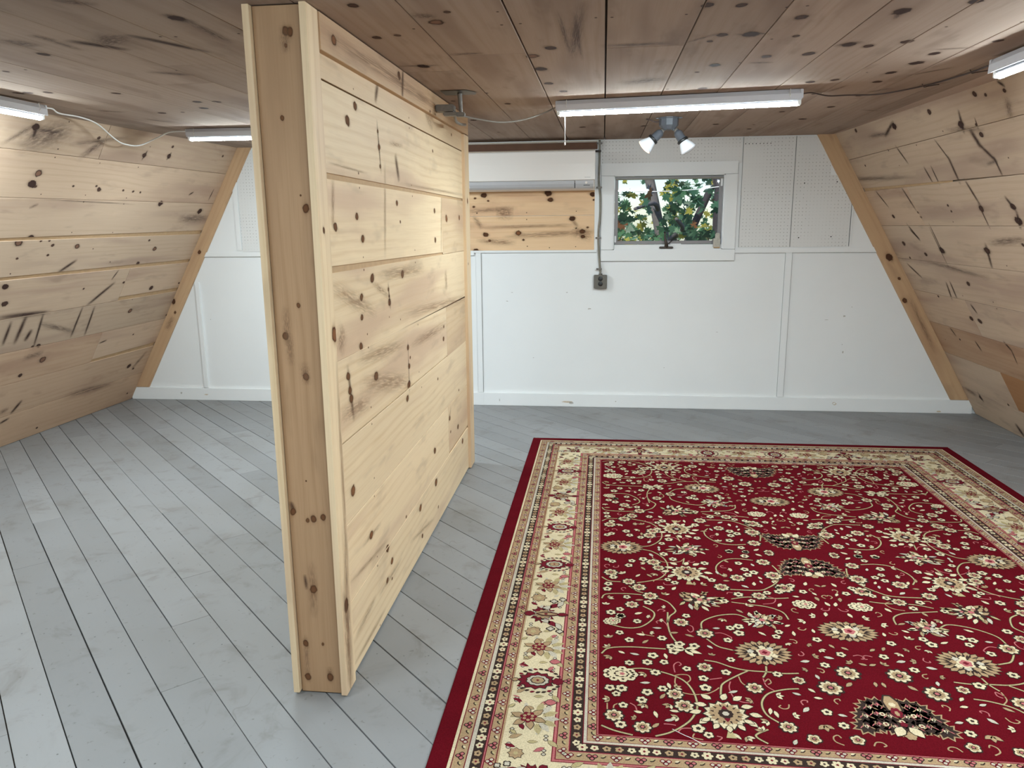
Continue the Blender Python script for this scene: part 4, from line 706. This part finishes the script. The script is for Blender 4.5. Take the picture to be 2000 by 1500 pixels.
cord('loose_thread', [(.222, 1.998, .0135), (.25, 1.975, .015), (.275, 1.962, .0135), (.303, 1.94, .0135)], .0008, 'cordwh', 'pale loose thread lying on the near edge of the red rug', 'thread')
# ------------------------------------------------------------------ the rug
RX, RY, HX, HY = .8995, 3.28, 1.3625, 1.79
rb = MB(); rm = {n: M['rug_'+n] for n in RUGM}; RZ = .0085
def rp(pts, col, lay):
    ar = sum(pts[i][0]*pts[(i+1) % len(pts)][1]-pts[(i+1) % len(pts)][0]*pts[i][1] for i in range(len(pts)))
    if ar < 0: pts = pts[::-1]
    z = RZ+.00022*lay
    rb.face([(RX+x, RY+y, z) for x, y in pts], rm[col])
def frame(i0, i1, col, lay=1):
    a, b_, c_, d_ = HX-i0, HY-i0, HX-i1, HY-i1
    for p in ([(-a, -b_), (a, -b_), (c_, -d_), (-c_, -d_)], [(a, -b_), (a, b_), (c_, d_), (c_, -d_)], [(a, b_), (-a, b_), (-c_, d_), (c_, d_)], [(-a, b_), (-a, -b_), (-c_, -d_), (-c_, d_)]): rp(p, col, lay)
rb.box((RX-HX, RY-HY, .0006), (RX+HX, RY+HY, RZ), M['rug_red'], .003)
for i0, i1, col in [(.058, .067, 'cream'), (.067, .070, 'wine'), (.070, .104, 'tan'), (.104, .107, 'wine'), (.107, .119, 'lgrey'), (.119, .150, 'dark'), (.150, .152, 'wine'), (.152, .155, 'pink'), (.155, .158, 'wine'), (.158, .187, 'tan'), (.187, .190, 'wine'), (.190, .196, 'tan'),
                    (.196, .340, 'cream'), (.340, .343, 'wine'), (.343, .350, 'pink'), (.350, .353, 'wine'), (.353, .386, 'tan'), (.386, .388, 'pink'), (.388, .391, 'wine'), (.391, .425, 'dark'), (.425, .428, 'wine'), (.428, .437, 'lgrey'), (.437, .439, 'wine'), (.439, .464, 'tan'), (.464, .467, 'wine'), (.467, .470, 'pink')]:
    frame(i0, i1, col)
class Pen:
    """places outlines given in local metres, turned, mirrored and scaled"""
    def __init__(s, x, y, ang=0, sx=1, sy=1, k=1): s.x, s.y, s.c, s.s, s.sx, s.sy, s.k = x, y, math.cos(ang), math.sin(ang), sx, sy, k
    def T(s, p):
        a, b_ = p[0]*s.k, p[1]*s.k; return ((s.x+a*s.c-b_*s.s)*s.sx, (s.y+a*s.s+b_*s.c)*s.sy)
    def poly(s, pts, col, lay): rp([s.T(p) for p in pts], col, lay)
    def rose(s, cx, cy, r, n, col, lay, depth=.25, rx=1.0, ry=1.0, ph=0.0, sharp=1.0):
        N = n*(4 if sharp == 1 else 2); pts = []
        for i in range(N):
            t = 2*math.pi*i/N
            rho = r*(1-depth+depth*abs(math.cos(n*t/2+ph))**sharp) if sharp == 1 else r*(1 if i % 2 == 0 else 1-depth)
            pts.append((cx+rho*rx*math.cos(t), cy+rho*ry*math.sin(t)))
        s.poly(pts, col, lay)
    def leaf(s, x, y, ang, L, w_, col, lay, line='dark', o=.003):
        for (l_, ww, c_, ly) in ((L+2*o, w_+2*o, line, lay), (L, w_, col, lay+1)):
            if c_ is None: continue
            dx, dy = math.cos(ang), math.sin(ang); P = []
            for t, h in ((0, 0), (.25, .42), (.55, .5), (.8, .28), (1, 0), (.85, -.16), (.55, -.42), (.25, -.38)):
                u_ = (t-.5)*l_+L/2; P.append((x+dx*u_-dy*h*ww, y+dy*u_+dx*h*ww))
            s.poly(P, c_, ly)
def flower(p, r, n=5, big=False):
    p.rose(0, 0, r*1.22, n, 'dark', 4, .22); p.rose(0, 0, r, n, 'cream', 5, .28)
    if big:
        p.rose(0, 0, r*.68, n, 'tan', 6, .2)
        for i in range(n): t = 2*math.pi*i/n+.3; p.poly([(r*.25*math.cos(t-.12), r*.25*math.sin(t-.12)), (r*.78*math.cos(t), r*.78*math.sin(t)), (r*.25*math.cos(t+.12), r*.25*math.sin(t+.12))], 'dark', 7)
        p.rose(0, 0, r*.34, 6, 'dark', 8, .1); p.rose(0, 0, r*.2, 6, 'pink', 9, .1)
    else: p.rose(0, 0, r*.40, 5, 'dark', 6, .3); 
def fan(p, rx=.098, ry=.076):
    p.rose(0, 0, 1.05, 22, 'dark', 4, .16, rx, ry, sharp=2); p.rose(0, 0, 1, 22, 'tan', 5, .17, rx, ry, sharp=2)
    for i in range(22):
        t = 2*math.pi*(i+.5)/22; q_ = lambda rr, d=0: (rr*rx*math.cos(t+d), rr*ry*math.sin(t+d))
        p.poly([q_(.52, -.11), q_(.93), q_(.52, .11)], 'dark', 6)
    p.rose(0, 0, .76, 18, 'dark', 7, .30, rx, ry, sharp=2)
    for i in range(12): t = 2*math.pi*i/12; p.leaf(.50*rx*math.cos(t), .50*ry*math.sin(t), t+.5, .016, .005, 'tan', 8, None)
    for i in range(9): t = 2*math.pi*i/9; p.rose(.44*rx*math.cos(t), .44*ry*math.sin(t), .013, 5, ('tan', 'lgrey', 'cream')[i % 3], 8, .3)
    p.rose(.006, 0, .030, 5, 'cream', 9, .25); p.rose(.006, 0, .021, 5, 'pink', 10, .2); p.rose(.006, 0, .010, 4, 'wine', 11, .3)
def creamp(p):
    for i in range(9):                                                   # crown of cream leaves
        t = math.pi*(-.12+1.24*i/8); r = .066+.010*(i % 2)
        p.leaf(r*math.cos(t)*.9, r*math.sin(t), t+(.7 if t > math.pi/2 else -.7)*.6, .036, .022, 'cream', 4)
    p.rose(0, -.004, .070, 14, 'dark', 5, .18, 1.0, 1.0, sharp=2); p.rose(0, -.004, .064, 14, 'cream', 6, .20, sharp=2)
    for i in range(5): t = math.pi*(1.15+.7*i/4); p.leaf(.052*math.cos(t), .052*math.sin(t), t, .030, .018, 'cream', 6)
    p.rose(0, 0, .050, 12, 'tan', 8, .16, sharp=2)
    for i in range(12): t = 2*math.pi*i/12+.26; p.poly([(.034*math.cos(t-.1), .034*math.sin(t-.1)), (.050*math.cos(t), .050*math.sin(t)), (.034*math.cos(t+.1), .034*math.sin(t+.1))], 'dark', 9)
    for a_ in (math.pi/2, -math.pi/2): p.leaf(.006*math.cos(a_), .006*math.sin(a_), a_, .032, .018, 'wine', 9, None)
    p.rose(0, 0, .022, 10, 'dark', 11, .12); p.rose(0, 0, .010, 6, 'lgrey', 12, .1)
    p.poly([(-.014, -.105), (.014, -.105), (.004, -.070), (-.004, -.070)], 'olive', 5)
def tangle(p, seed, R1=.085):
    r_ = random.Random(seed); p.rose(0, 0, .8, 11, 'dark', 3, .45, R1, R1*.72, sharp=2)
    for ring, n, L in ((.60, 13, .042), (.32, 9, .040), (.08, 5, .030)):
        for i in range(n):
            t = 2*math.pi*i/n+r_.uniform(-.15, .15)
            p.leaf(R1*ring*math.cos(t), R1*.75*ring*math.sin(t), t+r_.choice((-.9, .9, .5, -.5)), L*r_.uniform(.8, 1.15), r_.uniform(.012, .020), r_.choice(('cream', 'tan', 'tan', 'lgrey', 'cream', 'olive')), 4+int(3-ring*4)*2)
    for i in range(6): t = 2*math.pi*i/6; p.rose(.034*math.cos(t), .026*math.sin(t), .008, 5, r_.choice(('pink', 'cream')), 12, .3)
    p.rose(0, 0, .012, 6, 'pink', 13, .2)
def darkp(p):
    for lvl, (yy, sp, w_) in enumerate(((.050, .075, .05), (.005, .100, .055), (-.045, .115, .06))):
        for sg in (-1, 1):
            for j, (fx, fy, a_) in enumerate(((.25, 0, .35), (.62, .008, .1), (.95, -.006, -.25))):
                x_, y_ = sg*sp*fx, yy+fy
                p.rose(x_, y_, .046, 9, 'tan', 2, .36, 1.05, 1.0, sharp=2); p.rose(x_, y_, .0375, 9, 'dark', 3, .36, 1.05, 1.0, sharp=2)
                for k_ in range(5): p.leaf(x_+sg*(k_-2)*.011, y_-.012+.008*(k_ % 2), math.pi/2-sg*(.9-.4*k_), .020, .004, ('tan', 'pink', 'lgrey')[k_ % 3], 4, None)
                p.rose(x_, y_, .007, 5, 'cream' if j != 1 else 'pink', 5, .3)
    for x_, y_ in ((-.045, .012), (.045, .012), (-.050, -.035), (.05, -.035), (0, -.02)): p.rose(x_, y_, .0095, 6, 'cream', 6, .2); p.rose(x_, y_, .004, 5, 'wine', 7, .2)
    p.poly([(-.024, .030), (.024, .030), (.028, .075), (.010, .112), (-.012, .112), (-.028, .075)], 'dark', 6); p.poly([(-.018, .034), (.018, .034), (.021, .074), (.007, .105), (-.009, .105), (-.021, .074)], 'tan', 7)
    p.rose(0, .062, .011, 6, 'cream', 8, .2); p.rose(0, .022, .022, 6, 'wine', 8, .2, .8, 1.2); p.rose(0, .018, .010, 6, 'tan', 9, .2, .7, 1.3)
    for sg in (-1, 1): p.leaf(sg*.010, -.045, -math.pi/2+sg*.55, .052, .034, 'cream', 8)
    p.rose(0, -.085, .018, 6, 'tan', 8, .2); p.rose(0, -.034, .012, 5, 'wine', 10, .3)
def cloud(p):
    for i in range(9): t = 2*math.pi*i/9; x_, y_ = .043*math.cos(t), .030*math.sin(t); p.rose(x_, y_, .018, 6, 'dark', 4, .12); p.rose(x_, y_, .0155, 6, 'cream', 5, .12); p.rose(x_, y_, .005, 5, 'dark', 6, .2)
    p.rose(0, 0, .034, 8, 'cream', 6, .15, 1.2, .9); p.rose(.004, 0, .022, 8, 'dark', 7, .15, 1.2, .9); p.rose(.004, 0, .018, 7, 'cream', 8, .2, 1.2, .9); p.rose(.006, 0, .009, 5, 'pink', 9, .3)
def bloss(p):
    for x_, y_ in ((-.05, .01), (-.02, .03), (.03, .022), (-.045, -.02)): flower(Pen(*p.T((x_, y_)), 0, 1, 1, 1), .019, 5)
    for a_, l_ in ((-.4, .06), (.3, .05), (-1.0, .045), (2.6, .05), (3.3, .045)): p.leaf(-.005, -.004, a_, l_, .022, 'cream', 5)
def ribbon(pts, w_, col, lay, sx, sy, edge=None):
    P = catmull([Vector((x, y, 0)) for x, y in pts], 8)
    for ww, c_, ly in ((w_+.004, edge, lay), (w_, col, lay+.5)):
        if c_ is None: continue
        L_, R_ = [], []
        for i, p in enumerate(P):
            t = (P[min(i+1, len(P)-1)]-P[max(i-1, 0)]).normalized(); n_ = Vector((-t.y, t.x, 0)); L_.append(p+n_*ww/2); R_.append(p-n_*ww/2)
        for i in range(len(P)-1): rp([(q_.x*sx, q_.y*sy) for q_ in (L_[i], L_[i+1], R_[i+1], R_[i])], c_, ly)
def inside(x, y, r): return (max(-.888+r, min(.888-r, x)), max(-1.318+r, min(1.318-r, y)))
rr_ = random.Random(3)
for sx, sy in ((1, 1), (-1, 1), (1, -1), (-1, -1)):
    for v in RG['vine']:
        v = [inside(x, y, .004) for x, y in v]
        if v[0][1] < .03 or v[-1][1] < .03: ribbon(v, .0055, 'olive', 1.6, sx, sy, 'dark')
    for v in RG['curl']: ribbon([inside(x, y, .004) for x, y in v], .0042, 'pink' if rr_.random() < .6 else 'tan', 2.2, sx, sy)
    for x, y in RG['small']:
        if y > .02: continue
        x, y = inside(x, y, .026); flower(Pen(x, y, rr_.uniform(0, 6), sx, sy), rr_.uniform(.0145, .020), rr_.choice((5, 5, 6)))
    for x, y in RG['med']: x, y = inside(x, y, .042); flower(Pen(x, y, rr_.uniform(0, 6), sx, sy), rr_.uniform(.025, .031), 8, True)
    for x, y in RG['leaf']:
        x, y = inside(x, y, .03); a_ = rr_.uniform(0, 6.28); p = Pen(x, y, a_, sx, sy)
        if rr_.random() < .55: p.leaf(-.016, 0, 0, .034, .013, rr_.choice(('cream', 'tan', 'lgrey')), 3, 'dark', .002)
        else:
            for d_ in (-.8, 0, .8): p.leaf(0, 0, d_, .024, .012, rr_.choice(('cream', 'tan')), 3, 'dark', .002)
    for x, y in RG['fan'][:1]: fan(Pen(x, y, .15, sx, sy))
    for x, y in RG['cream']: creamp(Pen(x, y, 0 if y < -1 else 0.0, sx, sy, 1.05))
    tangle(Pen(*RG['tangle'][0], .05, sx, sy), 5, .105); tangle(Pen(*RG['tangle'][1], 0, sx, sy), 8, .068)
    cloud(Pen(-.822, -1.01, 0, sx, sy)); bloss(Pen(-.591, -.836, 0, sx, sy)); cloud(Pen(-.845, -.67, .4, sx, sy, .6))
    for x, y in ((-.16, -1.02), (-.15, -.34), (-.17, -.23)): flower(Pen(x, y, .2, sx, sy), .036, 9, True)
for sx in (1, -1): fan(Pen(-.795, 0, 0, sx, 1)); tangle(Pen(-.50, 0, 0, sx, 1), 9, .095)
for sy in (1, -1):
    darkp(Pen(0, -1.153, 0, 1, sy)); darkp(Pen(0, -.14, 0, 1, sy, .95)); fan(Pen(-.0, -.66, 0, 1, sy), .105, .070)
    for x in (-.08, .08): flower(Pen(x, -.93, 0, 1, sy), .036, 9, True); cloud(Pen(x*1.3, -.47, 0, 1, sy, .8))
# fill the ground between the large motifs with small flowers, leaves and hooks
occ = [(x, y, .034) for x, y in RG['small'] if y <= .02]+[(x, y, .045) for x, y in RG['med']]+[(x, y, .03) for x, y in RG['leaf']]+[(x, y, .09) for x, y in RG['cream']]+[(RG['fan'][0][0], RG['fan'][0][1], .105), (-.795, 0, .11), (-.50, 0, .11), (*RG['tangle'][0], .11), (*RG['tangle'][1], .075),
       (0, -1.153, .15), (0, -.14, .15), (0, -.66, .11), (-.822, -1.01, .05), (-.591, -.836, .07), (-.845, -.67, .04), (-.16, -1.02, .045), (-.15, -.34, .045), (-.17, -.23, .045), (-.08, -.93, .045), (-.104, -.47, .05)]
for v in RG['vine']:
    for q_ in catmull([Vector((x, y, 0)) for x, y in v], 5): occ.append((q_.x, q_.y, .010))
fill = []
for k in range(9000):
    x, y = -rr_.uniform(.01, .87), -rr_.uniform(.0, 1.30); r0 = rr_.choice((.024, .020, .016, .030))
    if all((x-a)**2+(y-b_)**2 > (r0+r_*.95)**2 for a, b_, r_ in occ): occ.append((x, y, r0)); fill.append((x, y, r0, rr_.uniform(0, 6.28), rr_.random()))
for sx, sy in ((1, 1), (-1, 1), (1, -1), (-1, -1)):
    for x, y, r0, a_, t_ in fill:
        p = Pen(x, y, a_, sx, sy)
        if r0 >= .024 and t_ < .6: flower(p, r0*.68, 5 if t_ < .3 else 6, r0 > .028)
        elif t_ < .55: p.leaf(-r0*.8, 0, 0, r0*1.7, r0*.8, ('cream', 'tan', 'lgrey')[int(t_*60) % 3], 3, 'dark', .002)
        elif t_ < .8:
            for d_ in (-.9, 0, .9): p.leaf(0, 0, d_, r0*1.0, r0*.55, ('cream', 'tan')[int(t_*50) % 2], 3, 'dark', .002)
        else: ribbon([p.T((r0*a/10, r0*b_/10)) for a, b_ in ((-10, -4), (-4, 4), (4, 4), (8, -2), (3, -5))], .0042, 'pink' if t_ < .9 else 'tan', 2.2, 1, 1)
# guard stripes: little flowers and hooks along every side
def along(inset, step, fn):
    ax, ay = HX-inset, HY-inset
    for (x0, y0, x1, y1, a_) in ((-ax, -ay, ax, -ay, 0), (ax, -ay, ax, ay, math.pi/2), (ax, ay, -ax, ay, math.pi), (-ax, ay, -ax, -ay, -math.pi/2)):
        L = math.hypot(x1-x0, y1-y0); n = round(L/step)
        for i in range(n): t = (i+.5)/n; fn(Pen(x0+(x1-x0)*t, y0+(y1-y0)*t, a_), i)
def guard(p, i):
    if i % 2 == 0:
        for x_, y_ in ((-.0085, .004), (.0085, .004), (0, -.006)): p.rose(x_, y_, .0085, 4, 'dark' if i % 4 else 'wine', 3, .15); p.rose(x_, y_, .0050, 4, 'pink' if i % 4 else 'lgrey', 4, .1)
        p.rose(0, .004, .0030, 4, 'wine', 5, .1)
    else: p.leaf(-.010, -.002, .5, .019, .010, 'dark', 2, None); p.leaf(-.009, .002, .5, .015, .008, 'cream' if i % 4 == 1 else 'olive', 3, None)
for ins in (.087, .1725, .3695, .4515): along(ins, .0335, guard)
def dband(p, i):
    k = i % 5
    if k == 0: p.rose(0, 0, .0165, 6, 'cream', 3, .32); p.rose(0, 0, .0045, 5, 'wine', 4, .3)
    else: p.rose(0, 0, .0125, 5, 'cream' if k in (1, 4) else 'tan', 3, .34, 1.05, .95, ph=k); p.rose(0, 0, .0040, 4, 'wine' if k % 2 else 'dark', 4, .3)
along(.1345, .0335, dband); along(.408, .0345, dband)
# main cream border
def mR(p):
    p.rose(0, 0, .052, 12, 'dark', 3, .20, .80, 1.05, sharp=2); p.rose(0, 0, .048, 12, 'wine', 4, .22, .80, 1.05, sharp=2)
    p.rose(0, .004, .029, 10, 'dark', 5, .12, .9, 1.15); p.rose(0, .004, .026, 10, 'lgrey', 6, .12, .9, 1.15); p.rose(0, .004, .018, 8, 'dark', 7, .1, .9, 1.15); p.rose(0, .004, .015, 8, 'tan', 8, .1, .9, 1.15); p.rose(0, .004, .004, 5, 'wine', 9, .1)
    p.rose(0, .058, .017, 7, 'dark', 4, .2); p.rose(0, .058, .015, 7, 'wine', 5, .2); p.leaf(0, -.048, -math.pi/2, .018, .014, 'tan', 3)
    for i in range(9):
        for sg in (-1, 1): t = -1.0+i*.26; p.leaf(sg*.055*math.cos(t), .062*math.sin(t)*.95, math.pi/2+sg*.4, .015, .009, 'dark' if i % 3 else 'wine', 3, None)
    for sg in (-1, 1): p.leaf(sg*.092, .030, math.pi/2, .030, .024, 'pink', 3, 'dark', .0025); p.leaf(sg*.085, -.04, .4*sg, .020, .007, 'wine', 3, None); p.leaf(sg*.070, -.055, 1.2, .022, .006, 'pink', 3, None)
def mT(p):
    for i in range(7): t = .2+i*.45; p.leaf(.022*math.cos(t), .018*math.sin(t)+.012, t, .042, .020, 'lgrey' if i % 2 else 'olive', 2, None)
    for i in range(6): t = 2*math.pi*i/6+.2; p.leaf(.010*math.cos(t), .010*math.sin(t)-.006, t, .036, .020, 'tan', 3, 'dark', .0022)
    p.rose(0, -.006, .022, 7, 'wine', 6, .25)
    for i in range(6): t = 2*math.pi*i/6; p.rose(.011*math.cos(t), .011*math.sin(t)-.006, .0045, 5, 'tan', 7, .1)
    for i in range(5): t = 2*math.pi*i/5+.5; p.leaf(.034*math.cos(t), .036*math.sin(t), t+1.2, .024, .012, ('olive', 'wine', 'tan')[i % 3], 1.7, 'dark', .0015)
    for sg in (-1, 1): p.leaf(sg*.05, -.045, .8*sg, .022, .010, 'olive', 3, 'dark', .0015)
def mB(p):
    p.rose(0, -.01, .050, 12, 'dark', 1, .3, 1.15, .85, sharp=2); p.rose(0, -.01, .046, 12, 'wine', 2, .3, 1.15, .85, sharp=2)
    for sg in (-1, 1):
        for j in range(4): p.leaf(sg*(.018+.011*j), -.038+.024*j, math.pi/2-sg*(.4+.25*j), .040, .020, ('wine', 'lgrey', 'wine', 'lgrey')[j], 3, 'dark', .0022)
        p.rose(sg*.085, .020, .015, 4, 'dark', 3, .3); p.rose(sg*.085, .020, .010, 4, 'lgrey', 4, .3); p.rose(sg*.098, .048, .014, 4, 'dark', 3, .3); p.rose(sg*.098, .048, .009, 4, 'lgrey', 4, .3)
        p.rose(sg*.105, -.030, .028, 8, 'dark', 3, .25, sharp=2); p.rose(sg*.105, -.030, .025, 8, 'tan', 4, .25, sharp=2); p.rose(sg*.105, -.030, .008, 5, 'olive', 5, .2)
    p.rose(0, -.008, .036, 9, 'lgrey', 3, .3); p.rose(0, -.008, .031, 9, 'dark', 4, .3); p.rose(0, -.008, .028, 9, 'tan', 5, .3)
    p.leaf(0, -.068, math.pi/2, .034, .030, 'wine', 4); p.leaf(0, -.03, math.pi/2, .078, .026, 'wine', 6); p.leaf(0, -.025, math.pi/2, .062, .018, 'tan', 8); p.rose(0, .0, .006, 5, 'wine', 10, .2); p.leaf(0, .035, math.pi/2, .034, .020, 'wine', 8, 'dark')
cxb = .268
def border_fill(x, y, a_):
    p = Pen(x, y, a_)
    for u_, v_ in ((-.022, .052), (.040, .050), (-.045, -.050), (.020, -.052)):
        for w_ in (-.0075, .0075):
            p.rose(u_+w_, v_, .0075, 4, 'dark', 1.3, .15); p.rose(u_+w_, v_, .0048, 4, 'lgrey', 1.6, .1)
    for u_, v_, an, L_, col in ((-.010, .055, .6, .030, 'olive'), (.018, .048, -.8, .026, 'pink'), (-.012, -.052, 2.2, .030, 'tan'), (.014, -.060, 1.0, .024, 'wine'), (-.03, .02, 2.6, .022, 'lgrey'), (.03, -.02, .2, .022, 'lgrey'), (0, 0, 1.57, .022, 'olive')):
        p.leaf(u_*1.1, v_*1.05, an+rr_.uniform(-.3, .3), L_*1.35, L_*.62, col, 1.2, 'dark' if col != 'lgrey' else None, .0015)
for sg in (-1, 1):
    a_ = math.pi/2 if sg > 0 else -math.pi/2
    for yy, fn in ((0, mT), (.21, mR), (.41, mT), (.645, mB), (.875, mT), (1.075, mR), (1.265, mT)):
        for s2 in ((1,) if yy == 0 else (1, -1)): fn(Pen(sg*(HX-cxb), yy*s2, a_, k=1.22)); border_fill(sg*(HX-cxb), yy*s2+.105, a_)
    for xx, fn in ((0, mT), (.21, mR), (.41, mT), (.645, mB), (.860, mT)):
        for s2 in ((1,) if xx == 0 else (1, -1)): fn(Pen(xx*s2, sg*(HY-cxb), 0 if sg < 0 else math.pi, k=1.22)); border_fill(xx*s2+.105, sg*(HY-cxb), 0)
    for s2 in (-1, 1): border_fill(sg*(HX-cxb), s2*1.375, a_); border_fill(s2*.955, sg*(HY-cxb), 0)
    for s2 in (-1, 1): mB(Pen(s2*(HX-cxb-.02), sg*(HY-cxb-.01), math.atan2(-sg, -s2)-math.pi/2+math.pi, k=.9))
rb.build('area_rug', label='large crimson rug with floral scrolls and wide cream border on the grey floor', cat='rug')

# ------------------------------------------------------------------ outside the window
b = MB(); M['lawn'] = noisy('ground_grass', (.05, .075, .03), .9, .4, 2); b.face([(-30, D+.3, -2.8), (30, D+.3, -2.8), (30, 60, -2.8), (-30, 60, -2.8)], M['lawn']); b.build('ground', kind='structure')
def leafmat(name, col):
    m, nt, bs = newmat(name, .45, col); v, _ = coords(nt); n = noise(nt, v, 4, 2)
    c = mix(nt, n, tuple(x*.6 for x in col), tuple(x*1.4 for x in col)); nt.links.new(c, bs.inputs['Base Color'])
    t = nt.nodes.new('ShaderNodeBsdfTranslucent'); nt.links.new(c, t.inputs[0]); x = nt.nodes.new('ShaderNodeMixShader'); x.inputs[0].default_value = .4
    out = [q_ for q_ in nt.nodes if q_.type == 'OUTPUT_MATERIAL'][0]; nt.links.new(bs.outputs[0], x.inputs[1]); nt.links.new(t.outputs[0], x.inputs[2]); nt.links.new(x.outputs[0], out.inputs[0]); return m
LM = [leafmat('green_maple_leaf', (.075, .19, .085)), leafmat('deep_green_maple_leaf', (.045, .125, .065)), leafmat('yellow_maple_leaf', (.36, .33, .05)), leafmat('brown_maple_leaf', (.22, .09, .03))]
M['bark'] = noisy('grey_maple_bark', (.13, .115, .11), .9, .35, 18, bmp=.01); M['barkdk'] = noisy('dark_maple_bark', (.035, .030, .035), .9, .35, 18, bmp=.01)
LEAF = [(0, -.5), (.10, -.18), (.34, -.30), (.30, -.12), (.52, .02), (.34, .10), (.36, .28), (.16, .20), (.12, .40), (0, .56), (-.12, .40), (-.16, .20), (-.36, .28), (-.34, .10), (-.52, .02), (-.30, -.12), (-.34, -.30), (-.10, -.18)]
def maple(name, label, trunk, r0, mat, boxes, size, mix_, seed, branches=()):
    r_ = random.Random(seed); t = empty(name, (trunk[0][0], trunk[0][1], -2.8), label=label, cat='tree', group='trees outside the window'); off = Matrix.Translation(-Vector(t.location))
    def put(b_, nm): o = b_.build(nm, t); o.matrix_parent_inverse = off
    b_ = MB(); b_.tube(trunk, lambda q_: r0*(1-.35*q_), mat, 12); put(b_, 'trunk')
    for br in branches: b_ = MB(); b_.tube(br, lambda q_: .03*(1-.7*q_)+.006, mat, 7); put(b_, 'branch')
    b_ = MB()
    for (x0, x1, y0_, y1_, z0, z1, n) in boxes:
        for _ in range(n):
            c_ = Vector((r_.uniform(x0, x1), r_.uniform(y0_, y1_), r_.uniform(z0, z1))); sz = size*r_.uniform(.7, 1.25)
            rot = Matrix.Rotation(r_.uniform(0, 6.28), 3, 'Z') @ Matrix.Rotation(r_.uniform(-1.5, .1)+.9, 3, 'X') @ Matrix.Rotation(r_.uniform(-2.6, 2.6), 3, 'Z') if r_.random() < .4 else \
                Matrix.Rotation(r_.gauss(0, .5), 3, 'Z') @ Matrix.Rotation(math.pi/2+r_.gauss(0, .5), 3, 'X') @ Matrix.Rotation(r_.uniform(1.8, 4.4), 3, 'Z')
            m_ = LM[r_.choices(range(4), mix_)[0]]; cu = r_.uniform(.1, .4)
            b_.face([c_+rot @ Vector((x*sz, y*sz, cu*sz*(abs(x)-.3)*.8)) for x, y in LEAF], m_)
    b_.build('foliage', t, kind='stuff').matrix_parent_inverse = off
maple('maple_tree', 'grey maple trunk with green leaves outside the window, nearest the window centre', [(.80, 9.6, -2.8), (.74, 9.6, 1.0), (.70, 9.6, 1.3), (.56, 9.6, 1.93), (.35, 9.6, 2.8), (.3, 9.6, 4.2)], .075, M['bark'],
      [(.10, .45, 7.4, 8.6, 1.35, 1.75, 34), (.62, .98, 7.4, 8.8, 1.32, 1.85, 62), (-.2, .8, 8.6, 10, .9, 1.4, 120), (-.6, 2.2, 9, 11, 1.95, 2.6, 160)], .125, (6, 4, 1.0, .5), 4,
      [[(.62, 9.5, 1.65), (.6, 8.8, 1.62), (.5, 8.0, 1.66), (.3, 7.6, 1.60)], [(.72, 9.5, 1.2), (.8, 8.5, 1.35), (.78, 7.8, 1.42), (.66, 7.2, 1.50)]])
maple('maple_tree', 'slanting dark maple trunk seen through the right half of the window', [(1.0, 10.6, -2.8), (1.04, 10.6, .6), (1.15, 10.6, 1.26), (1.43, 10.6, 1.96), (2.1, 10.6, 3.6)], .062, M['barkdk'],
      [(.7, 1.7, 9.0, 10.5, .6, 1.25, 170), (1.3, 2.2, 9, 10.4, 1.9, 2.6, 90), (.75, 1.05, 8.8, 10, 1.35, 1.95, 60)], .13, (5, 5, 1.4, .2), 6, [[(1.15, 10.5, 1.26), (1.30, 10.3, 1.2), (1.45, 10.1, 1.45)], [(1.2, 10.5, 1.0), (1.35, 10.2, 1.0), (1.6, 10, 1.15)]])
maple('maple_tree', 'thick dark maple trunk at the right edge of the window', [(1.36, 9.2, -2.8), (1.34, 9.2, 1.0), (1.33, 9.2, 1.8), (1.40, 9.2, 4.0)], .085, M['barkdk'],
      [(1.05, 1.25, 7.6, 8.8, 1.55, 1.9, 8), (1.0, 1.4, 7.6, 8.8, 1.05, 1.38, 40)], .13, (3, 4, 4, .2), 9)
maple('maple_tree', 'pale leafy maple farther off behind the other trees outside', [(-.4, 15, -2.8), (-.4, 15, 1), (-.3, 15, 5)], .15, M['bark'],
      [(-.8, 3.2, 13.5, 16, .2, 1.35, 1500), (-.5, 3.4, 13.5, 16, 1.3, 1.6, 90), (.2, 3.4, 13.5, 16, 1.3, 2.4, 60), (-1.5, 3.5, 14, 16, 2.3, 3.8, 200)], .16, (5, 3, 2.5, .3), 12)
b = MB(); b.tube([(-.4, 7.9, 1.86), (.10, 7.9, 1.80), (.45, 7.9, 1.772), (.95, 7.9, 1.79), (1.4, 7.9, 1.85)], .0045, M['cordwh'], 6); b.tube([(-.3, 7.9, 1.60), (.05, 7.9, 1.70), (.45, 7.9, 1.768)], .004, M['cordwh'], 6)
b.build('utility_wire', label='pale thin wire hanging between leaves outside the window', cat='wire')
print('objects', len(bpy.data.objects))
